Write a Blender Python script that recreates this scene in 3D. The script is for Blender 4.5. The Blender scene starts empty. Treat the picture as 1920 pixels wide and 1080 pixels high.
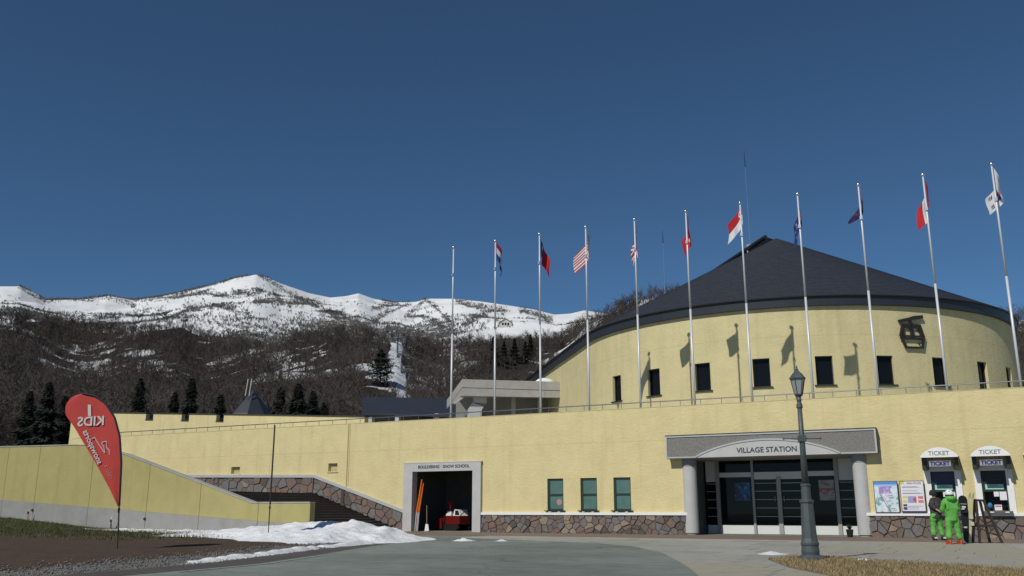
import bpy, bmesh, math, random
import numpy as np
from mathutils import Matrix, Vector
rnd = random.Random(7)
PI = math.pi
scene = bpy.context.scene
COL = scene.collection

# ------------------------------------------------------------------ camera, sky, sun, exposure
cam_d = bpy.data.cameras.new('camera'); cam = bpy.data.objects.new('camera', cam_d); COL.objects.link(cam)
cam.location = (0, -42, 1.1)
cam.rotation_euler = (math.radians(90 + 13.78), 0, math.radians(28))
cam_d.sensor_width = 36; cam_d.lens = 31.875; cam_d.clip_end = 20000; cam_d.clip_start = 0.1
scene.camera = cam
SUN_AZ, SUN_EL = 10.0, 43.5          # shadows run towards +y, turned 10 degrees to +x
world = bpy.data.worlds.new('World'); scene.world = world; world.use_nodes = True
wn = world.node_tree.nodes; wl = world.node_tree.links
bg = wn['Background']; sky = wn.new('ShaderNodeTexSky'); sky.sky_type = 'NISHITA'
sky.sun_disc = False; sky.sun_elevation = math.radians(SUN_EL)
sky.sun_rotation = math.radians(180 + SUN_AZ)
sky.altitude = 4000; sky.air_density = 1.0; sky.dust_density = 0.0; sky.ozone_density = 8.5
tint = wn.new('ShaderNodeVectorMath'); tint.operation = 'MULTIPLY'; tint.inputs[1].default_value = (.95, 1.05, .93)
wl.new(sky.outputs[0], tint.inputs[0]); wl.new(tint.outputs[0], bg.inputs[0]); bg.inputs[1].default_value = 0.075
sd = bpy.data.lights.new('sun', 'SUN'); sun = bpy.data.objects.new('sun', sd); COL.objects.link(sun)
sd.energy = 3.4; sd.angle = math.radians(0.5); sd.color = (1.0, 0.965, 0.895)
a, e = math.radians(SUN_AZ), math.radians(SUN_EL)
sun.rotation_euler = Vector((math.sin(a) * math.cos(e), math.cos(a) * math.cos(e), -math.sin(e))).to_track_quat('-Z', 'Y').to_euler()
vs = scene.view_settings
vs.view_transform = 'Standard'; vs.look = 'None'; vs.exposure = 0.0; vs.gamma = 1.0; vs.use_curve_mapping = False

# ------------------------------------------------------------------ helpers
MATS = {}
def mat(name, col=(.5, .5, .5), rough=.7, metal=0., var=0., vscale=3., bump=0., bscale=20., bdist=.01, col2=None, spec=.5, stretch=(1, 1, 1), attr=None, detail=6.):
    if name in MATS: return MATS[name]
    m = bpy.data.materials.new(name); m.use_nodes = True; MATS[name] = m
    n, l = m.node_tree.nodes, m.node_tree.links
    b = n['Principled BSDF']; b.inputs['Base Color'].default_value = (*col, 1)
    b.inputs['Roughness'].default_value = rough; b.inputs['Metallic'].default_value = metal
    b.inputs['Specular IOR Level'].default_value = spec
    tc = n.new('ShaderNodeTexCoord'); mp = n.new('ShaderNodeMapping'); mp.inputs['Scale'].default_value = stretch
    l.new(tc.outputs['Object'], mp.inputs['Vector'])
    if attr:
        at = n.new('ShaderNodeAttribute'); at.attribute_name = attr; l.new(at.outputs['Color'], b.inputs['Base Color'])
    if var > 0 or col2:
        nz = n.new('ShaderNodeTexNoise'); nz.inputs['Scale'].default_value = vscale; nz.inputs['Detail'].default_value = detail; nz.inputs['Roughness'].default_value = .65
        l.new(mp.outputs[0], nz.inputs['Vector'])
        rp = n.new('ShaderNodeValToRGB'); rp.color_ramp.elements[0].position = .3; rp.color_ramp.elements[1].position = .7
        c2 = col2 if col2 else tuple(min(1, c * (1 + var)) for c in col)
        c1 = col if col2 else tuple(c * (1 - var) for c in col)
        rp.color_ramp.elements[0].color = (*c1, 1); rp.color_ramp.elements[1].color = (*c2, 1)
        l.new(nz.outputs['Fac'], rp.inputs[0]); l.new(rp.outputs[0], b.inputs['Base Color'])
    if bump > 0:
        nb = n.new('ShaderNodeTexNoise'); nb.inputs['Scale'].default_value = bscale; nb.inputs['Detail'].default_value = 5
        l.new(mp.outputs[0], nb.inputs['Vector'])
        bp = n.new('ShaderNodeBump'); bp.inputs['Strength'].default_value = bump; bp.inputs['Distance'].default_value = bdist
        l.new(nb.outputs['Fac'], bp.inputs['Height']); l.new(bp.outputs[0], b.inputs['Normal'])
    return m

def tag(o, label=None, cat=None, group=None, kind=None):
    if label: o['label'] = label
    if cat: o['category'] = cat
    if group: o['group'] = group
    if kind: o['kind'] = kind
    return o
def empty(name, loc=(0, 0, 0), rz=0, **k):
    o = bpy.data.objects.new(name, None); COL.objects.link(o); o.location = loc; o.rotation_euler.z = rz
    return tag(o, **k)
def link(name, me, m=None, parent=None, **k):
    o = bpy.data.objects.new(name, me); COL.objects.link(o)
    if m is not None and len(me.materials) == 0: me.materials.append(m)
    o.parent = parent
    return tag(o, **k)
def frame(o, u, w):
    """basis of a plane: u = local x, w = local z, local y = w x u"""
    return Matrix.Translation(o) @ Matrix((Vector(u), Vector(w).cross(Vector(u)), Vector(w))).transposed().to_4x4()

class MB:
    def __init__(s): s.v = []; s.f = []; s.mi = []; s.cur = 0
    def add(s, vs, fs):
        k = len(s.v); s.v += [tuple(p) for p in vs]; s.f += [tuple(i + k for i in f) for f in fs]; s.mi += [s.cur] * len(fs); return s
    def box(s, x0, x1, y0, y1, z0, z1):
        return s.add([(x0, y0, z0), (x1, y0, z0), (x1, y1, z0), (x0, y1, z0), (x0, y0, z1), (x1, y0, z1), (x1, y1, z1), (x0, y1, z1)],
                     [(3, 2, 1, 0), (4, 5, 6, 7), (0, 1, 5, 4), (1, 2, 6, 5), (2, 3, 7, 6), (3, 0, 4, 7)])
    def xz(s, poly, y0, y1, inset=0, dz=0):
        """polygon in x,z (counter-clockwise seen from -y) made solid from y1 (back) to y0 (front)"""
        n = len(poly)
        fr = poly
        if inset:
            cx = sum(p[0] for p in poly) / n; cz = sum(p[1] for p in poly) / n
            fr = [(cx + (p[0] - cx) * (1 - inset), cz + (p[1] - cz) * (1 - inset)) for p in poly]
        vs = [(p[0], y0, p[1]) for p in fr] + [(p[0], y1, p[1]) for p in poly]
        return s.add(vs, [tuple(range(n)), tuple(range(2 * n - 1, n - 1, -1))] + [((i + 1) % n, i, i + n, (i + 1) % n + n) for i in range(n)])
    def xy(s, poly, z0, z1):
        n = len(poly); vs = [(p[0], p[1], z1) for p in poly] + [(p[0], p[1], z0) for p in poly]
        return s.add(vs, [tuple(range(n)), tuple(range(2 * n - 1, n - 1, -1))] + [((i + 1) % n, i, i + n, (i + 1) % n + n) for i in range(n)])
    def tube(s, p, q, r, r2=None, n=8, caps=True):
        p, q = Vector(p), Vector(q); r2 = r if r2 is None else r2
        d = (q - p).normalized(); u = d.orthogonal().normalized(); w = d.cross(u)
        vs = [p + (u * math.cos(2 * PI * i / n) + w * math.sin(2 * PI * i / n)) * r for i in range(n)] + \
             [q + (u * math.cos(2 * PI * i / n) + w * math.sin(2 * PI * i / n)) * r2 for i in range(n)]
        fs = [(i, (i + 1) % n, (i + 1) % n + n, i + n) for i in range(n)]
        if caps: fs += [tuple(range(n - 1, -1, -1)), tuple(range(n, 2 * n))]
        return s.add(vs, fs)
    def path(s, pts, r, n=6):
        for i in range(len(pts) - 1): s.tube(pts[i], pts[i + 1], r, n=n)
        return s
    def lathe(s, prof, c=(0, 0, 0), n=16, rot=0.):
        vs = []; m = len(prof)
        for r, z in prof: vs += [(c[0] + r * math.cos(2 * PI * i / n + rot), c[1] + r * math.sin(2 * PI * i / n + rot), c[2] + z) for i in range(n)]
        fs = [(j * n + i, j * n + (i + 1) % n, (j + 1) * n + (i + 1) % n, (j + 1) * n + i) for j in range(m - 1) for i in range(n)]
        fs += [tuple(range(n - 1, -1, -1)), tuple(range((m - 1) * n, m * n))]
        return s.add(vs, fs)
    def xform(s, M): s.v = [tuple(M @ Vector(p)) for p in s.v]; return s
    def mesh(s, name, m=None, smooth=False):
        me = bpy.data.meshes.new(name); me.from_pydata(s.v, [], s.f)
        for x in (m if isinstance(m, (list, tuple)) else [m] if m else []): me.materials.append(x)
        if isinstance(m, (list, tuple)): me.polygons.foreach_set('material_index', s.mi)
        if smooth: me.polygons.foreach_set('use_smooth', [True] * len(me.polygons))
        me.update(); return me
    def build(s, name, m, parent=None, smooth=False, **k):
        return link(name, s.mesh(name, m, smooth), None, parent, **k)

def npmesh(name, v, tris, m, smooth=False):
    """numpy triangles or quads to a mesh"""
    me = bpy.data.meshes.new(name); k = tris.shape[1]
    me.vertices.add(len(v)); me.vertices.foreach_set('co', np.asarray(v, np.float32).ravel())
    me.loops.add(tris.size); me.loops.foreach_set('vertex_index', tris.astype(np.int32).ravel())
    me.polygons.add(len(tris)); me.polygons.foreach_set('loop_start', np.arange(0, tris.size, k, dtype=np.int32))
    me.polygons.foreach_set('loop_total', np.full(len(tris), k, np.int32))
    if smooth: me.polygons.foreach_set('use_smooth', np.ones(len(tris), bool))
    me.materials.append(m); me.update(calc_edges=True); return me
def grid_faces(n, m):
    i, j = np.meshgrid(np.arange(n - 1), np.arange(m - 1), indexing='ij'); a = i * m + j
    return np.stack([a, a + m, a + m + 1, a + 1], -1).reshape(-1, 4)
def _hash(ix, iy, seed):
    h = (ix.astype(np.int64) * 374761393 + iy.astype(np.int64) * 668265263 + seed * 974711) & 0xffffffff
    h = ((h ^ (h >> 13)) * 1274126177) & 0xffffffff
    return ((h ^ (h >> 16)) & 0xffff) / 65535.
def noise(x, y, seed=0):
    x = np.asarray(x, float); y = np.asarray(y, float)
    ix, iy = np.floor(x), np.floor(y); fx, fy = x - ix, y - iy
    fx = fx * fx * (3 - 2 * fx); fy = fy * fy * (3 - 2 * fy)
    g = lambda p, q: _hash(ix + p, iy + q, seed)
    return (g(0, 0) * (1 - fx) + g(1, 0) * fx) * (1 - fy) + (g(0, 1) * (1 - fx) + g(1, 1) * fx) * fy
def fbm(x, y, seed=0, o=4):
    s = 0; a = .5; t = 0
    for i in range(o): s = s + a * noise(x * 2 ** i, y * 2 ** i, seed + i); t += a; a *= .5
    return s / t
def sstep(a, b, x): t = np.clip((x - a) / (b - a), 0, 1); return t * t * (3 - 2 * t)

def text(s, size, name, m, parent, M, align='CENTER', extr=.004, sx=1., space=1., bold=0.):
    c = bpy.data.curves.new(name, 'FONT'); c.body = s; c.size = size; c.align_x = align; c.align_y = 'CENTER'; c.extrude = extr
    c.space_character = space; c.resolution_u = 3; c.offset = bold
    o = bpy.data.objects.new(name, c); COL.objects.link(o)
    bpy.context.view_layer.update()
    me = bpy.data.meshes.new_from_object(o.evaluated_get(bpy.context.evaluated_depsgraph_get()))
    bpy.data.objects.remove(o); bpy.data.curves.remove(c)
    S = Matrix.Diagonal((sx, 1, 1, 1)); me.transform(M @ S)
    if sx < 0: me.flip_normals()
    me.materials.clear(); return link(name, me, m, parent)
def wall_text(x, y, z):   # writing that stands on a wall facing -y
    return Matrix(((1, 0, 0, x), (0, 0, -1, y), (0, 1, 0, z), (0, 0, 0, 1)))

def wall_grid(xs, zs, openings, depth, mp, mb):
    """thin wall with rectangular openings; mp(x, depth, z) puts a point in space"""
    xs = sorted(set(xs) | {v for o in openings for v in o[:2]}); zs = sorted(set(zs) | {v for o in openings for v in o[2:]})
    nx, nz = len(xs), len(zs); idx = {}
    def P(i, j, d):
        if (i, j, d) not in idx: idx[i, j, d] = len(mb.v); mb.v.append(tuple(mp(xs[i], d, zs[j])))
        return idx[i, j, d]
    def hole(i, j):
        if not (0 <= i < nx - 1 and 0 <= j < nz - 1): return True
        cx, cz = (xs[i] + xs[i + 1]) / 2, (zs[j] + zs[j + 1]) / 2
        return any(o[0] < cx < o[1] and o[2] < cz < o[3] for o in openings)
    def face(*f): mb.f.append(f); mb.mi.append(mb.cur)
    for i in range(nx - 1):
        for j in range(nz - 1):
            if hole(i, j): continue
            face(P(i, j, 0), P(i + 1, j, 0), P(i + 1, j + 1, 0), P(i, j + 1, 0))
            face(P(i, j + 1, depth), P(i + 1, j + 1, depth), P(i + 1, j, depth), P(i, j, depth))
            if hole(i - 1, j): face(P(i, j, 0), P(i, j + 1, 0), P(i, j + 1, depth), P(i, j, depth))
            if hole(i + 1, j): face(P(i + 1, j + 1, 0), P(i + 1, j, 0), P(i + 1, j, depth), P(i + 1, j + 1, depth))
            if hole(i, j - 1): face(P(i + 1, j, 0), P(i, j, 0), P(i, j, depth), P(i + 1, j, depth))
            if hole(i, j + 1): face(P(i, j + 1, 0), P(i + 1, j + 1, 0), P(i + 1, j + 1, depth), P(i, j + 1, depth))
    return mb

def clip(poly, px, pz, nx, nz):
    """keep the side where (p - (px,pz)).n <= 0"""
    out = []; k = len(poly)
    for i in range(k):
        a, b = poly[i], poly[(i + 1) % k]
        da = (a[0] - px) * nx + (a[1] - pz) * nz; db = (b[0] - px) * nx + (b[1] - pz) * nz
        if da <= 0: out.append(a)
        if da * db < 0: t = da / (da - db); out.append((a[0] + (b[0] - a[0]) * t, a[1] + (b[1] - a[1]) * t))
    return out
STONES = [mat('stone_%s' % n, c, .85, var=.22, vscale=9, bump=.5, bscale=14, bdist=.03) for n, c in
          (('rust', (.18, .12, .095)), ('grey', (.155, .145, .138)), ('brown', (.145, .112, .09)), ('tan', (.255, .205, .15)), ('plum', (.14, .115, .112)), ('umber', (.09, .074, .064)))]
def stones(poly, size, parent, y0=-.05, gap=.009, seed=1):
    """rubble stones fitted into a convex x,z polygon"""
    rn = random.Random(seed); xs = [p[0] for p in poly]; zs = [p[1] for p in poly]
    sd = []; nx = max(2, int((max(xs) - min(xs)) / (size * 1.12))); nz = max(2, int(round((max(zs) - min(zs)) / (size * .68))))
    for i in range(-1, nx + 1):
        for j in range(-1, nz + 1):
            if rn.random() < .16: continue
            sd.append((min(xs) + (i + .5 + .5 * (j % 2) + rn.uniform(-.49, .49)) * (max(xs) - min(xs)) / nx, min(zs) + (j + .5 + rn.uniform(-.46, .46)) * (max(zs) - min(zs)) / nz))
    for k, p in enumerate(sd):
        c = [(p[0] - 2 * size, p[1] - 2 * size), (p[0] + 2 * size, p[1] - 2 * size), (p[0] + 2 * size, p[1] + 2 * size), (p[0] - 2 * size, p[1] + 2 * size)]
        for q in sd:
            d = math.hypot(q[0] - p[0], q[1] - p[1])
            if q is p or d > 4 * size: continue
            nx_, nz_ = (q[0] - p[0]) / d, (q[1] - p[1]) / d
            c = clip(c, p[0] + nx_ * (d / 2 - gap * rn.uniform(.4, 1.1)), p[1] + nz_ * (d / 2 - gap * rn.uniform(.4, 1.1)), nx_, nz_)
            if len(c) < 3: break
        m_ = len(poly)
        for i in range(m_):
            if len(c) < 3: break
            a, b = poly[i], poly[(i + 1) % m_]; L = math.hypot(b[0] - a[0], b[1] - a[1])
            c = clip(c, a[0], a[1], (b[1] - a[1]) / L, -(b[0] - a[0]) / L)
        if len(c) < 3: continue
        area = abs(sum(c[i][0] * c[(i + 1) % len(c)][1] - c[(i + 1) % len(c)][0] * c[i][1] for i in range(len(c)))) / 2
        if area < .008: continue
        w = rn.random(); mi = 0 if w < .2 else 1 if w < .42 else 2 if w < .64 else 3 if w < .74 else 4 if w < .9 else 5
        MB().xz(c, y0 - rn.uniform(-.01, .06), y0 + .06, inset=rn.uniform(.04, .12)).build('stone', STONES[mi], parent)

def skinned(name, pts, edges, m, parent=None, sub=2, root=0, crease=0.):
    me = bpy.data.meshes.new(name); me.from_pydata([p[:3] for p in pts], edges, [])
    o = bpy.data.objects.new(name, me); COL.objects.link(o)
    md = o.modifiers.new('skin', 'SKIN'); md.use_smooth_shade = True
    for i, p in enumerate(pts):
        r = p[3]; o.data.skin_vertices[0].data[i].radius = (r, r if len(p) < 5 else p[4])
    o.data.skin_vertices[0].data[root].use_root = True
    sb = o.modifiers.new('sub', 'SUBSURF'); sb.levels = sub; sb.render_levels = sub
    bpy.context.view_layer.update()
    me2 = bpy.data.meshes.new_from_object(o.evaluated_get(bpy.context.evaluated_depsgraph_get()))
    bpy.data.objects.remove(o); bpy.data.meshes.remove(me)
    if crease:
        for v_ in me2.vertices:
            c_ = v_.co; k_ = float(fbm(np.array((c_.x + c_.y) * 9), np.array(c_.z * 11 + 3 * c_.x), 5, 3)) - .5; v_.co = c_ + v_.normal * k_ * crease * 2
    me2.materials.clear(); me2.materials.append(m); me2.name = name
    return link(name, me2, None, parent)

def print_panel(name, w, h, fn, nx, nz, m, parent, M):
    """flat print: colour per cell from fn(u, v)"""
    xs = np.linspace(-w / 2, w / 2, nx + 1); zs = np.linspace(0, h, nz + 1)
    X, Z = np.meshgrid(xs, zs, indexing='ij'); v = np.stack([X, 0 * X, Z], -1).reshape(-1, 3)
    f = grid_faces(nx + 1, nz + 1); me = npmesh(name, v, f, m)
    ca = me.color_attributes.new('print', 'FLOAT_COLOR', 'CORNER'); cols = []
    for i in range(nx):
        for j in range(nz):
            c = fn((i + .5) / nx, (j + .5) / nz); cols += [c[0], c[1], c[2], 1] * 4
    ca.data.foreach_set('color', cols); me.transform(M); return link(name, me, None, parent)

# ------------------------------------------------------------------ materials
def stucco(name, c, joint=None, bump=.4):
    m = mat(name, c, .9, var=.07, vscale=1.1, spec=.2)
    n, l = m.node_tree.nodes, m.node_tree.links; b = n['Principled BSDF']
    tc = n.new('ShaderNodeTexCoord'); mp = n.new('ShaderNodeMapping'); mp.inputs['Scale'].default_value = (1, 1, 1.7); l.new(tc.outputs['Object'], mp.inputs[0])
    n1 = n.new('ShaderNodeTexNoise'); n1.inputs['Scale'].default_value = 4.6; n1.inputs['Detail'].default_value = 7; n1.inputs['Distortion'].default_value = 1.2; l.new(mp.outputs[0], n1.inputs[0])
    bp = n.new('ShaderNodeBump'); bp.inputs['Strength'].default_value = bump; bp.inputs['Distance'].default_value = .05; l.new(n1.outputs['Fac'], bp.inputs['Height']); l.new(bp.outputs[0], b.inputs['Normal'])
    # rain streaks and faint stains
    ms = n.new('ShaderNodeMapping'); ms.inputs['Scale'].default_value = (2.2, 2.2, .16); l.new(tc.outputs['Object'], ms.inputs[0])
    n2 = n.new('ShaderNodeTexNoise'); n2.inputs['Scale'].default_value = 1.; n2.inputs['Detail'].default_value = 5; l.new(ms.outputs[0], n2.inputs[0])
    r2 = n.new('ShaderNodeValToRGB'); r2.color_ramp.elements[0].position = .52; r2.color_ramp.elements[1].position = .78; r2.color_ramp.elements[1].color = (.34, .34, .34, 1); r2.color_ramp.elements[0].color = (0, 0, 0, 1); l.new(n2.outputs['Fac'], r2.inputs[0])
    mx = n.new('ShaderNodeMix'); mx.data_type = 'RGBA'; mx.blend_type = 'MIX'; mx.inputs[7].default_value = (c[0] * .62, c[1] * .6, c[2] * .62, 1)
    src = b.inputs['Base Color'].links[0].from_socket; l.new(r2.outputs[0], mx.inputs[0]); l.new(src, mx.inputs[6]); l.new(mx.outputs[2], b.inputs['Base Color'])
    if joint is not None:
        sp = n.new('ShaderNodeSeparateXYZ'); l.new(tc.outputs['Object'], sp.inputs[0])
        cm = n.new('ShaderNodeMath'); cm.operation = 'COMPARE'; cm.inputs[1].default_value = joint; cm.inputs[2].default_value = .02; l.new(sp.outputs['Z'], cm.inputs[0])
        sc = n.new('ShaderNodeMath'); sc.operation = 'MULTIPLY'; sc.inputs[1].default_value = .22; l.new(cm.outputs[0], sc.inputs[0])
        m2 = n.new('ShaderNodeMix'); m2.data_type = 'RGBA'; m2.inputs[7].default_value = (c[0] * .5, c[1] * .48, c[2] * .5, 1); l.new(sc.outputs[0], m2.inputs[0]); l.new(mx.outputs[2], m2.inputs[6]); l.new(m2.outputs[2], b.inputs['Base Color'])
    return m
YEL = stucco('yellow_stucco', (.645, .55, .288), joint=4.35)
YEL2 = stucco('yellow_stucco_round', (.595, .515, .282), joint=9.95)
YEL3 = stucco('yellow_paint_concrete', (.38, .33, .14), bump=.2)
CONC = mat('concrete', (.36, .345, .32), .85, var=.12, vscale=1.5, bump=.25, bscale=25)
CONCD = mat('grey_painted_concrete', (.27, .265, .25), .85, var=.12, vscale=1.2, bump=.3, bscale=18)
CONCL = mat('pale_concrete', (.46, .455, .44), .8, var=.07, vscale=2, bump=.15, bscale=30)
PEBB = mat('pebble_dash', (.12, .112, .10), .9, col2=(.28, .265, .24), vscale=28, bump=.8, bscale=45, bdist=.02)
WHITE = mat('white_paint', (.78, .78, .75), .5, var=.04, vscale=4)
TRIM = mat('grey_trim', (.42, .43, .43), .5, var=.06)
DARK = mat('dark_metal', (.025, .025, .027), .45)
BLACK = mat('black_plastic', (.012, .012, .013), .5)
MORT = mat('mortar', (.05, .043, .038), .95, var=.2, vscale=8)
ALU = mat('brushed_aluminium', (.72, .73, .74), .28, metal=1., var=.05, vscale=6)
STEEL = mat('stainless', (.36, .335, .30), .45, metal=.15)
GREEN = mat('dark_green_frame', (.02, .035, .018), .45)
GLASS = mat('dark_glass', (.007, .008, .009), .03, spec=.16)
TEAL = mat('teal_blind_glass', (.085, .16, .14), .10, var=.15, vscale=2)
SLATE = mat('slate_roof', (.019, .0215, .030), .62, col2=(.034, .038, .05), vscale=2.2, bump=.5, bscale=9, bdist=.03, stretch=(1, 1, 3))
FASC = mat('slate_fascia', (.024, .027, .036), .5, var=.12, vscale=1.5)
SNOW = mat('snow', (.62, .63, .64), .75, col2=(.86, .87, .87), vscale=2.6, bump=.7, bscale=9, bdist=.05, spec=.3)
BROWN = mat('brown_steel', (.045, .03, .022), .5, var=.15)
ROOM = mat('dim_interior_wall', (.22, .21, .20), .8, var=.1)
PRINT = mat('flat_print', (.5, .5, .5), .35, attr='print')
INK = mat('dark_lettering', (.03, .03, .045), .5)
RED = mat('red_paint', (.50, .02, .015), .35, var=.08)
ORANGE = mat('orange_plastic', (.85, .17, .01), .45)

# ------------------------------------------------------------------ ground, road, paving
GROUND = mat('green_grey_asphalt', (.160, .180, .160), .85, col2=(.245, .268, .24), vscale=1.3, bump=.6, bscale=55, bdist=.012, stretch=(1, 1.6, 1), detail=9.)
GROUND.node_tree.nodes['Principled BSDF'].inputs['Specular IOR Level'].default_value = .25
def wear(m, big=.16, amt=.2):
    n, l = m.node_tree.nodes, m.node_tree.links; b = n['Principled BSDF']; src = b.inputs['Base Color'].links[0].from_socket; tc = n.new('ShaderNodeTexCoord')
    n1 = n.new('ShaderNodeTexNoise'); n1.inputs['Scale'].default_value = big; n1.inputs['Detail'].default_value = 6; l.new(tc.outputs['Object'], n1.inputs[0])
    r1_ = n.new('ShaderNodeMapRange'); r1_.inputs[1].default_value = .42; r1_.inputs[2].default_value = .62; r1_.inputs[3].default_value = 1 - amt; r1_.inputs[4].default_value = 1.08; l.new(n1.outputs['Fac'], r1_.inputs[0])
    vo = n.new('ShaderNodeTexVoronoi'); vo.feature = 'DISTANCE_TO_EDGE'; vo.inputs['Scale'].default_value = .22; mpv = n.new('ShaderNodeVectorMath'); mpv.operation = 'ADD'; n2 = n.new('ShaderNodeTexNoise'); n2.inputs['Scale'].default_value = 1.1; l.new(tc.outputs['Object'], n2.inputs[0]); l.new(tc.outputs['Object'], mpv.inputs[0]); l.new(n2.outputs['Color'], mpv.inputs[1]); l.new(mpv.outputs[0], vo.inputs['Vector'])
    r2_ = n.new('ShaderNodeMapRange'); r2_.inputs[1].default_value = .0; r2_.inputs[2].default_value = .006; r2_.inputs[3].default_value = .55; r2_.inputs[4].default_value = 1.; l.new(vo.outputs['Distance'], r2_.inputs[0])
    mu = n.new('ShaderNodeMath'); mu.operation = 'MULTIPLY'; l.new(r1_.outputs[0], mu.inputs[0]); l.new(r2_.outputs[0], mu.inputs[1])
    mx = n.new('ShaderNodeVectorMath'); mx.operation = 'SCALE'; l.new(src, mx.inputs[0]); l.new(mu.outputs[0], mx.inputs['Scale']); l.new(mx.outputs[0], b.inputs['Base Color'])
wear(GROUND)
MB().add([(-420, -220, 0), (320, -220, 0), (320, 120, 0), (-420, 120, 0)], [(0, 1, 2, 3)]).build('ground', GROUND, kind='structure')
BRICKW = mat('brown_brick_paving', (.15, .105, .08), .9, col2=(.22, .165, .13), vscale=3, bump=.4, bscale=40)
MB().add([(-29.2, -6.0, .008), (16, -6.0, .008), (16, .05, .008), (-29.2, .05, .008)], [(0, 1, 2, 3)]).build('brick_walkway', BRICKW, kind='structure')
pav = empty('stone_paving', kind='structure')
JOINT = mat('paving_bed', (.19, .185, .165), .95, var=.15)
edge = [(-20.2, -8.2), (-19.9, -9.6), (-18, -10.0), (-16, -10.1), (-13.3, -11.35), (-10.7, -13.9), (-8.26, -18.0), (-6.17, -22.75), (-4.85, -26.0), (-3.9, -29), (-3.0, -33), (-2.4, -40), (-2.2, -47)]
MB().add([(x, y, .004) for x, y in edge] + [(16, -47, .004), (16, -6.0, .004), (-20.2, -6.0, .004)], [tuple(range(len(edge) + 3))]).build('paving_bed', JOINT, pav)
SLAB = [mat('granite_slab_%d' % i, c, .8, col2=tuple(q * 1.3 for q in c), vscale=2.5, bump=.3, bscale=60, bdist=.006) for i, c in enumerate(((.275, .27, .24), (.25, .245, .215), (.305, .295, .26), (.285, .262, .205)))]
def edge_x(y):
    for (x0, y0), (x1, y1) in zip(edge, edge[1:]):
        if y1 <= y <= y0: return x0 + (x1 - x0) * (y - y0) / (y1 - y0)
    return -2.2
rp = random.Random(3); y = -6.02; nslab = 0
while y > -33 and nslab < 296:
    d = 1.35; xt = edge_x(y) if y < -8.2 else -20.2; xb = edge_x(y - d) if y - d < -8.2 else -20.2; x = max(xt, xb) + rp.uniform(.9, 1.9); z = .018 + rp.uniform(-.0025, .0025)
    pick = lambda x: SLAB[3 if (x > -5.5 and rp.random() < .75) else rp.choice((0, 0, 1, 2))]
    MB().xy([(xb, y - d + .014), (x - .014, y - d + .014), (x - .014, y), (xt, y)], -.02, z).build('slab', pick(x), pav); nslab += 1
    while x < (4.0 if y > -20 else 1.5) and nslab < 296:
        MB().box(x, x + 1.886, y - d + .014, y, -.02, .018 + rp.uniform(-.0025, .0025)).build('slab', pick(x), pav); nslab += 1; x += 1.9
    y -= d
# dry lawn patch round the lamp
lawn = [(-4.95, -20.3), (-4.6, -19.2), (-4.1, -18.75), (-3.4, -19.3), (-2.6, -20.0), (-1.7, -20.5), (-.5, -21.5), (1.2, -22.7), (3.5, -24.2), (3.5, -33), (1.0, -31.5), (-1.4, -28.0), (-2.7, -25.4), (-3.9, -23.2)]
DRY = mat('dry_turf', (.17, .125, .065), .95, col2=(.26, .20, .11), vscale=2.2, bump=.8, bscale=30, bdist=.03)
MB().xy(lawn, -.02, .035).build('lawn', DRY, kind='structure')
def inside(x, y, poly):
    c = False; k = len(poly)
    for i in range(k):
        (x0, y0), (x1, y1) = poly[i], poly[(i + 1) % k]
        if (y0 > y) != (y1 > y) and x < (x1 - x0) * (y - y0) / (y1 - y0) + x0: c = not c
    return c
def blades(name, n, sampler, h, m, seed, **k):
    rg = random.Random(seed); V = []
    while len(V) < 3 * n:
        p = sampler(rg)
        if p is None: continue
        x, y, z = p; a_ = rg.uniform(0, 2 * PI); w = .012; hh = h * rg.uniform(.4, 1.2); lx, ly = rg.uniform(-.7, .7) * hh, rg.uniform(-.7, .7) * hh
        V += [(x - w * math.cos(a_), y - w * math.sin(a_), z), (x + w * math.cos(a_), y + w * math.sin(a_), z), (x + lx, y + ly, z + hh)]
    me = npmesh(name, np.array(V), np.arange(len(V)).reshape(-1, 3), m); return link(name, me, **k)
def lawn_pt(r):
    x, y = r.uniform(-5, 3.5), r.uniform(-28, -18.7); return (x, y, .03) if inside(x, y, lawn) else None
blades('dry_grass', 16000, lawn_pt, .07, mat('dry_grass_blade', (.27, .205, .105), .9, var=.3, vscale=3), 5, label='dry straw coloured grass round the foot of the lamp post', cat='grass', kind='stuff')

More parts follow.
